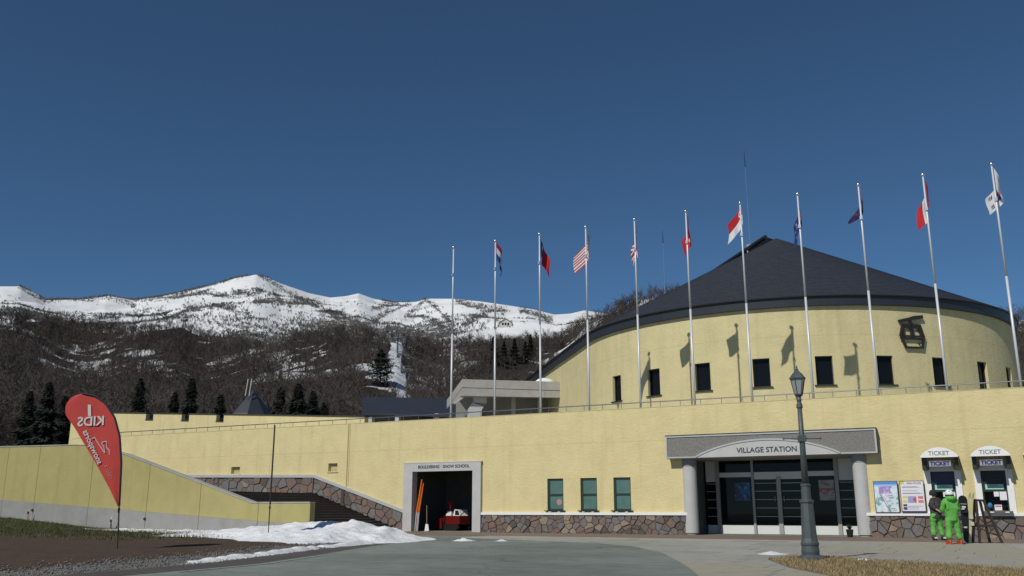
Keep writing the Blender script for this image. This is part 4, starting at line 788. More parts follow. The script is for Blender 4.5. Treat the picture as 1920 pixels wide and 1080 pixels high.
MB().xz([(-.74, .66), (-.66, .58), (.0, .72), (.72, .86), (.70, 1.02), (.15, .95), (-.2, .84), (-.72, .72)], -.05, .05).build('cable_grip', EMB, em)
for x, z in ((-.4, .2), (.4, .2), (-.4, -.5), (.4, -.5)): MB().box(x - .03, x + .03, .03, .13, z - .03, z + .03).build('standoff', EMB, em)

# ------------------------------------------------------------------ concrete walkway beside the hall
wk = empty('concrete_walkway', (-27.74, 17.6, 0), label='grey concrete covered walkway bridging to the left flank of the round hall', cat='walkway')
u_ = Vector((.792, .61, 0)).normalized(); Mw = Matrix(((u_.x, -u_.y, 0, 0), (u_.y, u_.x, 0, 0), (0, 0, 1, 0), (0, 0, 0, 1)))
fs = MB().xz([(-7.15, 9.62), (.1, 9.55), (.1, 10.18), (-7.15, 10.2), (-8.2, 8.72), (-8.2, 8.12)], 0, .25).xform(Mw).build('parapet', CONC, wk)
MB().xz([(-8.2, 8.1), (-7.15, 9.02), (.1, 9.03), (.1, 9.5), (-7.15, 9.57), (-8.2, 8.07)][:2] + [(.1, 9.03), (.1, 9.51), (-7.15, 9.58), (-8.2, 8.66)], .02, .3).xform(Mw).build('beam', CONC, wk)
MB().box(-7.1, .1, .3, 4.5, 9.4, 9.6).xform(Mw).build('deck', CONC, wk); MB().box(-7.1, .1, 4.2, 4.4, 5.5, 9.4).xform(Mw).build('rear_wall', CONCD, wk)
MB().box(-6.65, -5.65, .5, 1.3, 5.5, 8.1).box(-6.2, -5.3, .5, 1.3, 8.6, 9.4).xz([(-6.65, 8.1), (-5.65, 8.1), (-5.5, 8.35), (-6.3, 8.6)], .52, 1.28).xform(Mw).build('pier', CONCL, wk)
for x in (-3.2, -1.2): MB().box(x, x + .3, 2.2, 2.5, 5.5, 9.4).xform(Mw).build('post', CONC, wk)
MB().xz([(-7.6, 8.5), (-6.9, 9.0), (-7.6, 9.0)], .9, 1.1).xform(Mw).build('gusset', CONCL, wk)
for x in (-4.9, -1.15): MB().box(x, x + .025, -.004, .0, 9.05, 10.17).xform(Mw).build('panel_joint', CONCD, wk)
u = np.linspace(-1, 1, 22); U, W = np.meshgrid(u, u, indexing='ij'); sz = .62 * np.clip(1 - np.hypot(U * .9, W * .9) ** 3, 0, 1) * (.85 + .3 * fbm(U * 2 + 5, W * 2, 7)) - .02
vv = np.stack([U * .85 - .95, W * .6 + 1.0, 9.85 + sz], -1).reshape(-1, 3); me = npmesh('snow_lump', vv, grid_faces(22, 22), SNOW, True); me.transform(Mw); o = link('snow_lump', me, None, None, label='block of leftover snow on top of the concrete walkway', cat='snow'); o.location = (-27.74, 17.6, .1)
# slate roofed shed behind the walkway
sh = empty('slate_shed', (0, 0, 0), label='long low shed with dark slate roof and white posts behind the parapet', cat='building')
MB().add([(-45.1, 17.0, 8.75), (-35.0, 17.0, 8.0), (-37.0, 21.0, 9.80), (-48.1, 21.0, 10.6), (-45.1, 17.0, 8.60), (-35.0, 17.0, 7.86), (-51, 25.0, 8.5), (-39.4, 25.0, 8.0)], [(0, 1, 2, 3), (4, 5, 1, 0), (3, 2, 7, 6)]).build('roof', FASC, sh)
MB().box(-46.6, -34.0, 19.6, 19.8, 5.5, 8.2).box(-45.0, -44.8, 17.2, 19.6, 5.5, 8.2).build('wall', BLACK, sh); MB().box(-44.6, -33.2, 17.3, 17.5, 7.55, 7.95).build('beam', CONC, sh)
for x in (-44.5, -41.9, -38.2, -34.6): MB().box(x, x + .35, 17.15, 17.5, 5.5, 8.35).build('post', CONCL, sh)
# battlement wall and spire
bt = empty('battlement_wall', (0, 0, 0), label='yellow battlement wall with square notches behind the left railing', cat='wall')
pa, pb = Vector((-84.0, 19.5, 0)), Vector((-44.0, 16.0, 0)); D_ = (pb - pa); L = D_.length; D_.normalize(); Mb = Matrix.Translation(pa) @ Matrix(((D_.x, -D_.y, 0, 0), (D_.y, D_.x, 0, 0), (0, 0, 1, 0), (0, 0, 0, 1)))
def along(px_x, z): return None
ztop = lambda s_: 10.90 - (10.90 - 8.25) * s_ / L
notch = [(12.3, 13.45), (17.64, 18.71), (22.48, 23.49)]; s0 = 0
b = MB(); cpb = []
for a_, c_ in notch + [(L, L)]:
    b.xz([(s0, 4.0), (a_, 4.0), (a_, ztop(a_)), (s0, ztop(s0))], 0, .4); cpb.append((s0, a_))
    if c_ > a_: b.xz([(a_, 4.0), (c_, 4.0), (c_, ztop(c_) - .62), (a_, ztop(a_) - .62)], .0, .4)
    s0 = c_
b.xform(Mb).build('wall', YEL, bt)
for a_, c_ in cpb: MB().xz([(a_ - .06, ztop(a_)), (c_ + .06, ztop(c_)), (c_ + .06, ztop(c_) + .09), (a_ - .06, ztop(a_) + .09)], -.07, .47).xform(Mb).build('coping', MORT, bt)
for a_, c_ in notch: MB().xz([(a_ + .0, ztop(a_) - .62), (c_, ztop(c_) - .62), (c_, ztop(c_) - .55), (a_, ztop(a_) - .55)], -.07, .47).xform(Mb).build('notch_sill', MORT, bt)
sp = empty('spire', (-69.4, 30, 0), math.radians(10), label='dark pyramid spire with twin pale rods behind the battlement wall', cat='spire')
MB().lathe([(3.0, 5.0), (2.9, 9.4), (2.15, 10.9), (1.2, 12.1), (.5, 12.95), (.1, 13.45)], n=8, rot=PI / 8).build('roof', FASC, sp)
for x in (.0, .45): MB().tube((x - .12, -1.2, 12.45 + .3 * (x > -.3)), (x + .02, -1.1, 14.55), .06, n=8).build('rod', CONCL, sp)

# ------------------------------------------------------------------ flagpoles and flags
POLE = mat('pole_white_metal', (.60, .61, .62), .42, metal=.15)
nations = ['', 'a red, white and blue striped flag', 'a red flag with blue corner', 'the stars and stripes', 'a union flag', 'a plain red flag with white mark', 'a red over white flag', 'the lighter dark blue flag with union corner', 'the thin tailed dark blue flag', 'a red and white flag with square centre', 'the white flag with black bars']
pm = MB().tube((0, 0, -.3), (0, 0, 5.2), .058, .052, 12).tube((0, 0, 5.2), (0, 0, 10.18), .05, .036, 12).mesh('shaft', POLE, True)
fm = MB().lathe([(.03, 10.18), (.075, 10.2), (.105, 10.24), (.095, 10.29), (.04, 10.32)], n=14).mesh('finial', ALU, True); cm_ = MB().box(-.06, .06, -.085, -.045, 8.55, 8.72).mesh('cleat', ALU)
for i in range(11):
    lb = 'bare silver flagpole without a flag, leftmost on the parapet' if i == 0 else 'silver flagpole flying ' + nations[i]
    t = empty('flagpole', (-26.42 + 2.745 * i, .55, 5.5), label=lb, cat='flagpole', group='flagpoles along the terrace parapet')
    for nm, me in (('shaft', pm), ('finial', fm), ('cleat', cm_)): link(nm, me, None, t)
RD, WH, BL, NV, BK = (.42, .012, .02), (.66, .66, .67), (.03, .10, .42), (.012, .014, .07), (.02, .02, .02)
def union(s_, t_):     # union pattern in unit coords
    x, y = s_ * 2 - 1, t_ * 2 - 1; d = min(abs(x - y), abs(x + y)) / 1.414
    if abs(x) < .12 or abs(y) < .20: return RD
    if abs(x) < .22 or abs(y) < .34: return WH
    return RD if d < .07 else WH if d < .19 else NV
def star(s_, t_, pts, r): return any(math.hypot((s_ - a_) * 1.6, t_ - b_) < r for a_, b_ in pts)
P_ = [None,
 lambda s_, t_: RD if t_ < .33 else WH if t_ < .66 else (.02, .06, .28),
 lambda s_, t_: ((.02, .03, .22) if not star(s_, t_, [(.25, .25)], .12) else WH) if s_ < .5 and t_ < .5 else RD,
 lambda s_, t_: ((WH if (int(s_ * 28) + int(t_ * 26)) % 2 else NV) if s_ < .42 and t_ < .54 else (RD if int(t_ * 13) % 2 == 0 else WH)),
 union,
 lambda s_, t_: WH if star(s_, t_, [(.5, .36), (.58, .5), (.5, .64), (.42, .45), (.42, .57)], .075) else RD,
 lambda s_, t_: (WH if (.08 < math.hypot((s_ - .2) * 1.5, t_ - .25) < .16) else RD) if t_ < .5 else WH,
 lambda s_, t_: union(s_ * 2, t_ * 2) if s_ < .5 and t_ < .5 else WH if star(s_, t_, [(.25, .75), (.75, .2), (.75, .8), (.65, .45), (.86, .4)], .055) else (.022, .022, .13),
 lambda s_, t_: union(s_ * 2, t_ * 2) if s_ < .5 and t_ < .5 else RD if star(s_, t_, [(.75, .2), (.75, .8), (.65, .45), (.86, .4)], .05) else NV,
 lambda s_, t_: RD if (s_ < .26 or s_ > .74) else RD if abs(s_ - .5) * 1.6 + abs(t_ - .5) < .22 else WH,
 lambda s_, t_: (RD if t_ < .5 else (.02, .05, .25)) if math.hypot((s_ - .5) * 1.5, t_ - .5) < .24 else BK if (abs(abs(s_ - .5) - .3) < .075 and abs(abs(t_ - .5) - .26) < .10 and int((s_ * 40)) % 2 == 0) else WH]
FP = {  # drop below pole top, hoist, fly, heading of the fly, droop, ripple, taper, label
 1: (.10, 1.0, 1.3, [(0, 15), (.4, 70), (1, 110)], [(0, 55), (1, 25)], .05, 0, 'limp red, white and blue striped flag, second pole from the left'),
 2: (.28, 1.0, 1.4, [(0, 70), (.35, 70), (.6, 20), (1, -5)], [(0, 45), (1, 66)], .05, 0, 'limp red flag with a dark blue upper corner'),
 3: (.30, 1.0, 1.75, [(0, 35), (.3, 90), (.45, 165), (1, 180)], [(0, 55), (.4, 42), (1, 44)], .05, 0, 'stars and stripes flag curling down to the left'),
 4: (.18, 1.05, 1.5, [(0, 60), (.35, 95), (1, 112)], [(0, 70), (1, 38)], .05, 0, 'narrow drooping union flag in red, white and blue'),
 5: (.16, 1.05, 1.5, [(0, 25), (.35, 95), (1, 122)], [(0, 68), (1, 40)], .06, 0, 'drooping red flag with a small white mark'),
 6: (.12, 1.0, 1.25, [(0, 140), (.5, 172), (1, 185)], [(0, 66), (.5, 52), (1, 46)], .05, 0, 'red over white flag blowing down to the left'),
 7: (.25, 1.05, 1.5, [(0, 60), (.35, 100), (1, 116)], [(0, 70), (1, 42)], .06, 0, 'limp purplish blue flag with pale stars'),
 8: (.22, .9, 1.45, [(0, 30), (.35, 85), (.5, 165), (1, 182)], [(0, 68), (.5, 45), (1, 36)], .03, .75, 'dark navy flag trailing a thin tail to the left'),
 9: (.30, 1.05, 1.45, [(0, 20), (.35, 85), (.7, 125), (1, 130)], [(0, 66), (.5, 48), (1, 42)], .07, 0, 'red and white flag folded around its pole'),
 10: (.22, 1.0, 1.6, [(0, 0), (.34, 40), (.50, 140), (.85, 178), (1, 190)], [(0, 60), (.4, 50), (1, 36)], .05, .25, 'white flag with black bars at the far right')}
CLOTH = mat('flag_cloth', (.5, .5, .5), .85, attr='print')
for i, (dr, ha, fl, hd, dp, rip, tap, lb) in FP.items():
    NS, NT_ = 54, 28; hx, hv = zip(*hd); dx, dvv = zip(*dp); pts = np.zeros((NS + 1, NT_ + 1, 3)); p = np.zeros(3)
    for a_ in range(NS + 1):
        s_ = a_ / NS; psi = math.radians(np.interp(s_, hx, hv)); phi = math.radians(np.interp(s_, dx, dvv))
        if a_: p = p + np.array([math.cos(psi) * math.cos(phi), math.sin(psi) * math.cos(phi), -math.sin(phi)]) * fl / NS
        nrm = np.array([-math.sin(psi), math.cos(psi), 0])
        for b_ in range(NT_ + 1):
            t_ = b_ / NT_; pts[a_, b_] = p + np.array([0, 0, -ha * (t_ * (1 - tap * s_) + tap * s_ * .5)]) + nrm * rip * math.sin(9 * s_ + 2.5 * t_ + i) * min(1, s_ * 3) * (.5 + .8 * t_) + np.array([1, 0, 0]) * .05 * math.sin(4 * t_ + i) * s_
    pts += np.array([.065, -.02, -dr])
    me = npmesh('flag', pts.reshape(-1, 3), grid_faces(NS + 1, NT_ + 1), CLOTH, True); ca = me.color_attributes.new('print', 'FLOAT_COLOR', 'CORNER'); cols = []
    for a_ in range(NS):
        for b_ in range(NT_): c = P_[i]((a_ + .5) / NS, (b_ + .5) / NT_); cols += [c[0], c[1], c[2], 1] * 4
    ca.data.foreach_set('color', cols)
    md = link('flag', me, None, None, label=lb, cat='flag', group='flags on the terrace flagpoles'); md.location = (-26.42 + 2.745 * i, .55, 15.8); md.rotation_euler.z = math.radians(28)

# ------------------------------------------------------------------ feather banners
SAIL = mat('red_banner_cloth', (.47, .045, .035), .8, var=.08, vscale=2, bump=.2, bscale=5, bdist=.03); SLEEVE = mat('black_sleeve', (.010, .010, .011), .7); PALE = mat('pale_print', (.60, .52, .50), .7); PALE2 = mat('faded_print', (.52, .22, .19), .7)
outer = [(-.095, 1.2), (-.155, 2.352), (-.275, 3.086), (-.464, 3.605), (-.779, 4.024), (-1.103, 4.235), (-1.457, 4.295)]; inner = [(-.124, 1.2), (-.375, 1.629), (-.904, 2.425), (-1.525, 3.308), (-1.856, 3.709), (-1.88, 3.979), (-1.733, 4.205), (-1.457, 4.293)]
def smooth_curve(pts, n):
    q = np.array(pts); d = np.r_[0, np.cumsum(np.hypot(*np.diff(q, axis=0).T))]; u = np.linspace(0, d[-1], n * 4); c = np.stack([np.interp(u, d, q[:, 0]), np.interp(u, d, q[:, 1])], -1)
    k = np.ones(7) / 7; pad = np.pad(c, ((3, 3), (0, 0)), mode='edge'); c2 = np.stack([np.convolve(pad[:, j], k, 'valid') for j in (0, 1)], -1); c2[0], c2[-1] = c[0], c[-1]; return c2[np.linspace(0, len(c2) - 1, n).astype(int)]
oc, ic = smooth_curve(outer, 40), smooth_curve(inner, 40)
def make_banner(loc, rz, label, writing):
    t = empty('feather_banner', loc, rz, label=label, cat='banner', group='teardrop feather banners'); v = []
    for a_ in range(40):
        for b_ in range(13): w_ = b_ / 12; p = oc[a_] * (1 - w_) + ic[a_] * w_; v.append((p[0], .012 * math.sin(6 * w_ + a_ * .2), p[1]))
    sl = link('sail', npmesh('sail', np.array(v), grid_faces(40, 13), SAIL, True), None, t)
    MB().path([(p[0] + .02, 0, p[1]) for p in oc], .03, 8).build('sleeve', SLEEVE, t); MB().tube((0, 0, -.2), (-.03, 0, .45), .016, n=8).tube((-.03, 0, .45), (-.08, 0, 1.22), .02, n=8).build('pole', SLEEVE, t); MB().lathe([(.03, .0), (.035, .12)], (-.075, 0, 1.02), 8).build('ferrule', SLEEVE, t)
    W = lambda x, z, r: Matrix(((1, 0, 0, x), (0, 0, -1, -.017), (0, 1, 0, z), (0, 0, 0, 1))) @ Matrix.Rotation(r, 4, 'Z')
    if writing:
        text('KIDS', .36, 'lettering', PALE, sl, W(-1.10, 3.50, math.radians(3)), sx=-1, bold=.008)
        MB().xz([(-1.20, 3.66), (-1.11, 3.655), (-1.15, 3.97), (-1.24, 3.975)], -.020, -.014).build('white_bar', PALE, sl)
        text('snowsports', .225, 'script_lettering', PALE, sl, W(-.98, 2.80, math.radians(-60)), sx=-1, bold=.003); text('resort', .16, 'script_lettering', PALE2, sl, W(-.45, 2.12, math.radians(-60)), sx=-1)
        lg = [(-1.02, 3.02), (-.95, 3.06), (-.82, 2.88), (-.62, 2.63), (-.66, 2.80), (-.74, 2.92), (-.60, 2.95), (-.58, 2.78), (-.50, 2.70), (-.48, 2.58)]; MB().path([(x, -.014, z) for x, z in lg], .012, 5).build('line_emblem', PALE, sl)
    return t
make_banner((-21.5, -24.4, .02), math.radians(28), 'red teardrop KIDS banner, seen from behind with mirrored lettering', True)
make_banner((-24.6, -15.2, .12), math.radians(-47), 'second teardrop banner turned edge on, standing in the snow heap', False)

# ------------------------------------------------------------------ lamp post
lp = empty('street_lamp', (-4.0, -20.3, .03), math.radians(20), label='grey green lantern lamp post in front of the entrance', cat='street lamp')
IRON = mat('grey_green_iron', (.07, .083, .083), .5, var=.15, vscale=5, bump=.15, bscale=30)
MB().lathe([(.30, 0), (.30, .05), (.24, .09), (.21, .11)], n=8).build('foot', IRON, lp); MB().lathe([(.19, .10), (.20, .18), (.185, .30), (.20, .33), (.20, .37), (.175, .40)], n=20).build('base_ring', IRON, lp)
MB().lathe([(.185, .39), (.17, .46), (.135, 1.22), (.16, 1.25), (.16, 1.29), (.115, 1.31)], n=8).build('base_drum', IRON, lp); MB().lathe([(.11, 1.30), (.10, 1.60), (.115, 1.61), (.115, 1.645), (.085, 1.66)], n=16).build('collar', IRON, lp)
MB().lathe([(.078, 1.63), (.062, 2.6), (.052, 3.38)], n=14).build('shaft', IRON, lp, smooth=True); MB().box(-.085, .085, -.085, .085, 2.60, 2.74).build('bracket_block', IRON, lp)
for s_ in (-1, 1): MB().tube((s_ * .07, 0, 2.67), (s_ * .40, 0, 2.67 + .0), .013).lathe([(.0, -.03), (.028, 0), (.0, .03)], (s_ * .41, 0, 2.67), 8).build('banner_arm', IRON, lp)
MB().lathe([(.055, 3.36), (.075, 3.38), (.065, 3.46), (.045, 3.50), (.06, 3.56), (.045, 3.62), (.085, 3.66)], n=14).build('neck', IRON, lp)
ln = MB().lathe([(.07, 3.64), (.10, 3.68), (.09, 3.70)], n=6).build('lantern', IRON, lp)
MB().lathe([(.085, 3.70), (.155, 4.05)], n=6).build('glass', mat('frosted_pane', (.30, .32, .32), .25), ln)
for k in range(6): a_ = 2 * PI * k / 6; MB().tube((.09 * math.cos(a_), .09 * math.sin(a_), 3.69), (.163 * math.cos(a_), .163 * math.sin(a_), 4.06), .011, n=6).build('glazing_bar', IRON, ln)
MB().lathe([(.185, 4.04), (.19, 4.06), (.10, 4.18), (.06, 4.21), (.05, 4.24)], n=6).build('roof', IRON, ln); MB().lathe([(.02, 4.24), (.035, 4.27), (.015, 4.30), (.022, 4.325), (.004, 4.37)], n=8).build('finial', IRON, ln)

# ------------------------------------------------------------------ people
SKIN = mat('skin', (.42, .25, .18), .6); LIME = mat('lime_ski_wear', (.11, .38, .06), .75, var=.1, vscale=4, bump=.5, bscale=9, bdist=.03); LIMED = mat('dark_green_lining', (.02, .09, .03), .8); CHAR = mat('charcoal_jacket', (.035, .03, .033), .8, var=.2, vscale=4, bump=.4, bscale=9, bdist=.03)
def person(loc, label, J, jacket, hat, boots):
    t = empty('person', loc, math.radians(28), label=label, cat='person'); j = {k: Vector(v) for k, v in J.items() if k != 'hem'}
    V = []; E = []; idx = {}
    def v(n_, p, r): idx[n_] = len(V); V.append((p[0], p[1], p[2], r)); return idx[n_]
    def e_(a_, b_): E.append((idx[a_], idx[b_]))
    v('hip', j['hip'], .13); v('waist', j['hip'].lerp(j['chest'], .45), .12); v('chest', j['chest'], .135); v('neck', j['neck'], .055); v('jaw', j['neck'].lerp(j['head'], .55), .072); v('head', j['head'], .095); v('crown', j['head'] + Vector((0, 0, .09)), .07)
    for a_, b_ in (('hip', 'waist'), ('waist', 'chest'), ('chest', 'neck'), ('neck', 'jaw'), ('jaw', 'head'), ('head', 'crown')): e_(a_, b_)
    v('nose', j['head'] + j['face'] * .105 + Vector((0, 0, -.02)), .018); e_('head', 'nose')
    for s_ in 'LR':
        v('sh' + s_, j['sh' + s_], .06); v('el' + s_, j['el' + s_], .042); v('wr' + s_, j['wr' + s_], .03); d = (j['wr' + s_] - j['el' + s_]).normalized(); v('palm' + s_, j['wr' + s_] + d * .07, .036)
        for a_, b_ in (('chest', 'sh'), ('sh', 'el'), ('el', 'wr'), ('wr', 'palm')): e_(a_ if a_ == 'chest' else a_ + s_, b_ + s_)
        sd_ = d.cross(Vector((0, 0, 1))).normalized() if abs(d.z) < .9 else Vector((1, 0, 0))
        for f_ in range(4): q = j['wr' + s_] + d * .10 + sd_ * (f_ - 1.5) * .021; v('f%d' % f_ + s_, q + d * .03, .010); v('g%d' % f_ + s_, q + d * (.055 + .012 * (f_ in (1, 2))) + Vector((0, 0, -.02)), .008); e_('palm' + s_, 'f%d' % f_ + s_); e_('f%d' % f_ + s_, 'g%d' % f_ + s_)
        q = j['wr' + s_] + d * .05 - sd_ * .05; v('th' + s_, q, .011); v('ti' + s_, q + d * .035 - sd_ * .012, .009); e_('palm' + s_, 'th' + s_); e_('th' + s_, 'ti' + s_)
        v('leg' + s_, j['hip'].lerp(j['kn' + s_], .22) + Vector(((-1 if s_ == 'L' else 1) * .06, 0, 0)), .085); v('kn' + s_, j['kn' + s_], .06); v('an' + s_, j['an' + s_], .042); v('toe' + s_, j['an' + s_] + j['toe'] * .16 + Vector((0, 0, -.05)), .035)
        for a_, b_ in (('leg', 'kn'), ('kn', 'an'), ('an', 'toe')): e_(a_ + s_, b_ + s_)
        e_('hip', 'leg' + s_)
    skinned('body', V, E, SKIN, t, 1)
    # trousers
    H_ = j['hip']; V2 = [(*H_, .185, .15), (H_.x, H_.y, H_.z + .10, .17, .14)]; E2 = [(0, 1)]
    for s_ in 'LR':
        o_ = Vector(((-1 if s_ == 'L' else 1) * .095, 0, 0)); k0 = len(V2); m1 = H_.lerp(j['kn' + s_], .35) + o_ * .8; V2 += [(*m1, .125), (*j['kn' + s_], .105), (*j['kn' + s_].lerp(j['an' + s_], .5), .105), (*(j['an' + s_] + Vector((0, 0, .02))), .115)]; E2 += [(0, k0), (k0, k0 + 1), (k0 + 1, k0 + 2), (k0 + 2, k0 + 3)]
    skinned('trousers', V2, E2, LIME, t, 3, 0, .02)
    c_ = j['chest']; ks = 1.12 if hat[0] == 'beanie' else 1.05; V3 = [(*(H_ + Vector((0, 0, J.get('hem', -.10)))), .215, .17), (*(H_ + Vector((0, 0, .08))), .205, .165), (*H_.lerp(c_, .55), .20, .165), (*c_, .20, .16), (*j['neck'], .095)]; E3 = [(0, 1), (1, 2), (2, 3), (3, 4)]
    for s_ in 'LR': k0 = len(V3); V3 += [(*j['sh' + s_], .105), (*j['el' + s_], .085), (*j['wr' + s_], .062)]; E3 += [(3, k0), (k0, k0 + 1), (k0 + 1, k0 + 2)]
    skinned('jacket', [q[:3] + tuple(c * ks for c in q[3:]) for q in V3], E3, jacket, t, 3, 1, .022)
    hd_ = j['head']; MB().lathe([(.125, -.06), (.135, .0), (.132, .06), (.105, .12), (.05, .155), (.01, .16)], hd_, 16).build(hat[0], hat[1], t, smooth=True)
    if hat[0] == 'helmet':
        MB().lathe([(.128, -.10), (.139, -.03), (.137, -.005)], hd_, 16).build('helmet_rim', DARK, t, smooth=True)
        MB().lathe([(.06, -.06), (.15, -.03), (.175, .05), (.14, .10)], (j['neck'].x, j['neck'].y - .07, j['neck'].z - .03), 14).build('hood', LIME, t, smooth=True); MB().lathe([(.135, .0), (.14, .03), (.12, .05)], (j['neck'].x, j['neck'].y - .02, j['neck'].z + .0), 14).build('collar', LIMED, t, smooth=True)
        for x, z in ((-.06, .1), (.05, .11), (0, .145)): MB().box(hd_.x + x - .012, hd_.x + x + .012, hd_.y - .13 + abs(z - .1), hd_.y - .04, hd_.z + z - .006, hd_.z + z + .01).build('helmet_vent', DARK, t)
    else: MB().box(hd_.x + .06, hd_.x + .12, hd_.y - .09, hd_.y + .09, hd_.z - .05, hd_.z - .0).build('goggle_strap', DARK, t)
    for s_ in 'LR':
        an = j['an' + s_]; f_ = j['toe']; r_ = Vector((f_.y, -f_.x, 0)); bm_ = MB()
        ring_ = lambda c, l, w_, z: [tuple(c + f_ * (l * math.cos(k * PI / 5)) + r_ * (w_ * math.sin(k * PI / 5)) + Vector((0, 0, z))) for k in range(10)]
        c0 = Vector((an.x, an.y, 0)) + f_ * .05; vs_ = ring_(c0, .16, .062, .0) + ring_(c0, .16, .065, .06) + ring_(c0 - f_ * .03, .11, .06, .13); bm_.add(vs_, [tuple(range(9, -1, -1)), tuple(range(20, 30))] + [(k, (k + 1) % 10, 10 + (k + 1) % 10, 10 + k) for k in range(10)] + [(10 + k, 10 + (k + 1) % 10, 20 + (k + 1) % 10, 20 + k) for k in range(10)]); bt_ = bm_.build('boot', boots[0], t)
        MB().box(c0.x - .05, c0.x + .05, c0.y - .13, c0.y + .10, .062, .115).build('boot_panel', boots[1], t)
    return t
person((-1.68, -7.8, .018), 'person in lime green ski suit and white helmet, back turned to us', dict(hip=(0, 0, .88), chest=(0, .01, 1.30), neck=(0, .0, 1.47), head=(.02, .03, 1.60), face=(0, 1, 0), shL=(-.19, 0, 1.37), shR=(.19, 0, 1.37), elL=(-.28, .04, 1.10), elR=(.28, .05, 1.10), wrL=(-.16, .26, 1.06), wrR=(.15, .27, 1.08), knL=(-.13, .02, .48), knR=(.14, .02, .48), anL=(-.17, .0, .10), anR=(.19, .0, .10), toe=(0, 1, 0), hem=-.15), LIME, ('helmet', WHITE), (mat('red_boot', (.50, .05, .015), .5), mat('red_boot_dark', (.25, .03, .01), .5)))
person((-2.5, -3.3, .012), 'person in charcoal jacket, black beanie and lime trousers leaning at the ticket window', dict(hip=(.06, .0, .93), chest=(.19, .14, 1.37), neck=(.16, .19, 1.55), head=(.14, .22, 1.70), face=(.8, .6, 0), shL=(.03, .12, 1.45), shR=(.34, .20, 1.42), elL=(-.06, -.05, 1.22), elR=(.46, .30, 1.20), wrL=(.03, -.18, 1.12), wrR=(.40, .48, 1.18), knL=(-.06, .04, .52), knR=(.20, .06, .52), anL=(-.10, -.02, .10), anR=(.24, .0, .10), toe=(.75, .66, 0), hem=-.14), CHAR, ('beanie', mat('black_knit', (.02, .022, .02), .9)), (BLACK, WHITE))

# ------------------------------------------------------------------ ski rack, snowboard, skis
rk = empty('ski_rack', (-.72, -6.0, .018), math.radians(28), label='brown wooden A frame rack leaning wide beside the snowboard', cat='rack')
for nm, p, q in (('leg', (-.28, -.05, 1.42), (-.42, -.25, 0)), ('leg', (-.28, .05, 1.42), (-.36, .35, 0)), ('leg', (-.02, -.05, 1.40), (.34, -.25, 0)), ('leg', (-.10, .05, 1.40), (.20, .30, 0)), ('rail', (-.36, 0, 1.43), (.06, 0, 1.41)), ('crossbar', (-.36, -.14, .56), (.20, -.14, .58)), ('crossbar', (-.34, .18, .56), (.10, .17, .58))):
    d = (Vector(q) - Vector(p)); b = MB(); u_ = d.normalized(); s_ = u_.cross(Vector((0, 1, 0))).normalized() * .035; w_ = u_.cross(s_).normalized() * .03; P0, Q0 = Vector(p), Vector(q)
    b.add([P0 - s_ - w_, P0 + s_ - w_, P0 + s_ + w_, P0 - s_ + w_, Q0 - s_ - w_, Q0 + s_ - w_, Q0 + s_ + w_, Q0 - s_ + w_], [(0, 1, 2, 3), (7, 6, 5, 4), (0, 4, 5, 1), (1, 5, 6, 2), (2, 6, 7, 3), (3, 7, 4, 0)]); b.build(nm, BROWN, rk)
sb = empty('snowboard', (-1.32, -6.25, .018), math.radians(28), label='black snowboard standing on end against the rack', cat='snowboard'); sb.scale = (1.18, 1, 1); sb.rotation_euler = (math.radians(-7), math.radians(2), math.radians(28))
pl = [(.13 * math.cos(PI * k / 8), 1.45 + .15 * math.sin(PI * k / 8)) for k in range(9)] + [(-.115, 1.1), (-.105, .8), (-.115, .45)] + [(-.13 * math.cos(PI * k / 8), .14 - .14 * math.sin(PI * k / 8)) for k in range(9)] + [(.115, .45), (.105, .8), (.115, 1.1)]
MB().xz(pl, -.012, .012).build('deck', mat('matt_black_board', (.013, .012, .012), .45, var=.2), sb)
for z in (1.10, .48):
    bb_ = MB().box(-.10, .10, -.05, -.013, z - .07, z + .07).build('binding', BLACK, sb); MB().box(-.09, .09, -.15, -.05, z - .10, z - .06).build('highback', DARK, bb_); MB().box(-.105, -.03, -.12, -.055, z + .0, z + .05).build('strap', mat('pale_strap', (.55, .55, .52), .5), bb_)
MB().box(-.09, .09, -.016, -.0125, 1.30, 1.315).build('stripe', PALE, sb); MB().box(-.06, .05, -.016, -.0125, 1.18, 1.23).build('white_logo', WHITE, sb)
sk = empty('ski_pair', (-1.20, -6.45, .018), math.radians(28), label='pair of pale yellow skis propped upright against the rack', cat='skis')
SKI = mat('pale_yellow_ski', (.50, .48, .26), .4, var=.2, vscale=6)
for k, (x0, x1, y0) in enumerate(((-.13, .24, -.08), (-.08, .14, -.03))):
    b = MB(); prev = None
    for q in range(17):
        f_ = q / 16; w_ = (.036 if f_ < .1 else .026 + .014 * abs(f_ - .5) * 2) * (1 if f_ < .95 else .4); z = 1.68 * f_; x = x0 + (x1 - x0) * f_; yv = y0 + .14 * f_ - (.08 * max(0, f_ - .88) / .12); r_ = [(x - w_, yv - .008, z), (x + w_, yv - .008, z), (x + w_, yv + .008, z), (x - w_, yv + .008, z)]; k0 = len(b.v); b.v += r_
        if q: [(b.f.append((k0 - 4 + i, k0 - 4 + (i + 1) % 4, k0 + (i + 1) % 4, k0 + i)), b.mi.append(0)) for i in range(4)]
    b.f += [(0, 3, 2, 1), (len(b.v) - 4, len(b.v) - 3, len(b.v) - 2, len(b.v) - 1)]; b.mi += [0, 0]; si = b.build('ski', SKI, sk)
    xm = x0 + (x1 - x0) * .42; [MB().box(xm - w2, xm + w2, y0 - .06, y0 + .05, za, zb).build('ski_binding', mat('cream_binding', (.6, .58, .4), .5), si) for w2, za, zb in ((.04, .58, .70), (.03, .80, .92))]

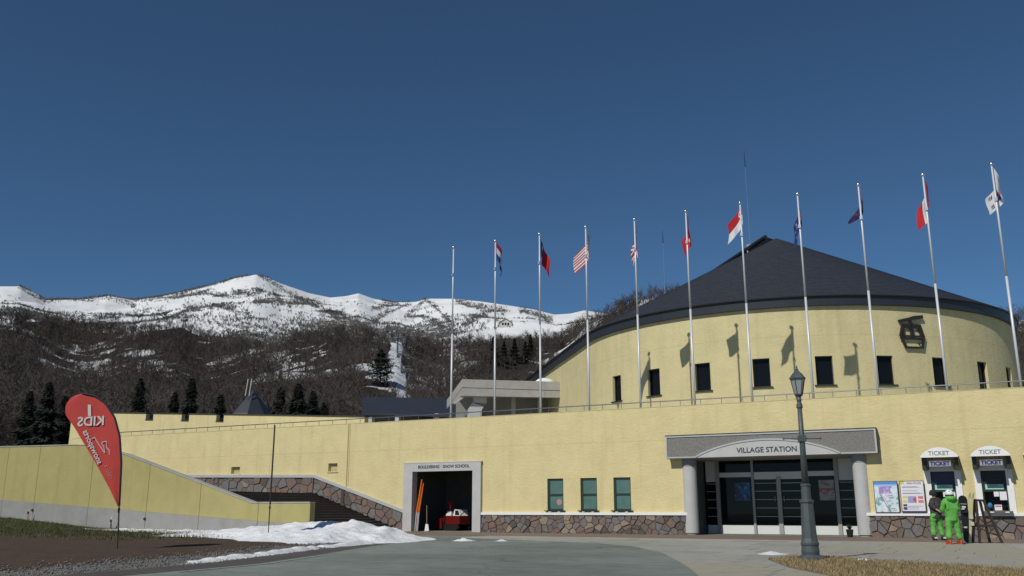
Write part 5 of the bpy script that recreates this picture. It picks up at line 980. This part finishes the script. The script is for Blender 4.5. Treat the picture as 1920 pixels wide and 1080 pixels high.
# ------------------------------------------------------------------ things in the doorway
sbw = empty('snow_blower', (-27.15, 2.3, .012), math.radians(-20), label='red snow blower with white hood parked inside the dark doorway', cat='snow blower')
DRED = mat('dark_red_paint', (.13, .010, .009), .35); MB().box(-.55, .85, -.35, .35, .35, .80).build('body', DRED, sbw)
MB().xz([(-.45, .80), (.05, .80), (.05, 1.02), (-.25, 1.06)], -.30, .30).build('hood', WHITE, sbw); MB().xz([(.22, .80), (.85, .80), (.70, 1.12), (.35, 1.14)], -.30, .30).build('engine_cover', WHITE, sbw); MB().xz([(.40, .84), (.80, .84), (.68, 1.08), (.42, 1.09)], -.31, -.302).build('side_panel', BLACK, sbw)
MB().xz([(-1.05, .10), (-.55, .10), (-.55, .62), (-.85, .70), (-1.05, .62)], -.5, .5).build('auger_housing', DRED, sbw)
MB().tube((-1.0, -.48, .36), (-1.0, .48, .36), .06).build('auger_shaft', RED, sbw)
for k in range(5): MB().lathe([(.03, -.015), (.22, -.012), (.22, .012), (.03, .015)], (0, 0, 0), 14).xform(Matrix.Translation((-1.0, -.4 + .2 * k, .36)) @ Matrix.Rotation(PI / 2, 4, 'X')).build('auger_blade', RED, sbw)
MB().tube((-.25, -.1, .9), (-.25, -.1, 1.38), .11, .09, 10).build('chute', RED, sbw); MB().xz([(-.38, 1.36), (-.14, 1.36), (-.18, 1.56), (-.34, 1.54)], -.2, .0).build('chute_hood', RED, sbw)
for s_ in (-1, 1):
    MB().path([(.8, s_ * .28, .8), (1.25, s_ * .28, 1.05), (1.45, s_ * .28, 1.05)], .02).build('handle', DARK, sbw)
    MB().xz([(-.5, .02), (.7, .02), (.85, .18), (.7, .34), (-.5, .34), (-.65, .18)], s_ * .38 - .08, s_ * .38 + .08).build('track', BLACK, sbw)
op = empty('pole_bundle', (-28.02, .10, .012), label='bundle of orange slalom poles leaning in the doorway', cat='poles')
for k, (dx_, tx, y0) in enumerate(((-.20, .02, 0), (-.14, .04, .06), (-.10, .10, .10))): MB().tube((dx_, y0, 1.0), (tx - .02 * k, .12 + y0, 2.72 - .1 * k), .035, .03).build('pole', ORANGE, op); MB().tube((dx_ - .08, y0, 0), (dx_, y0, 1.0), .028).build('pole_foot', PALE, op)
sv = empty('snow_shovel', (-27.75, .25, .012), label='white bladed snow shovel resting by the orange poles', cat='shovel')
MB().xz([(-.02, 0), (.26, .02), (.20, .36), (.04, .38)], -.02, .02).build('blade', WHITE, sv); MB().tube((.11, 0, .36), (.0, .12, 1.35), .016).build('handle', mat('wood_handle', (.35, .25, .14), .7), sv)
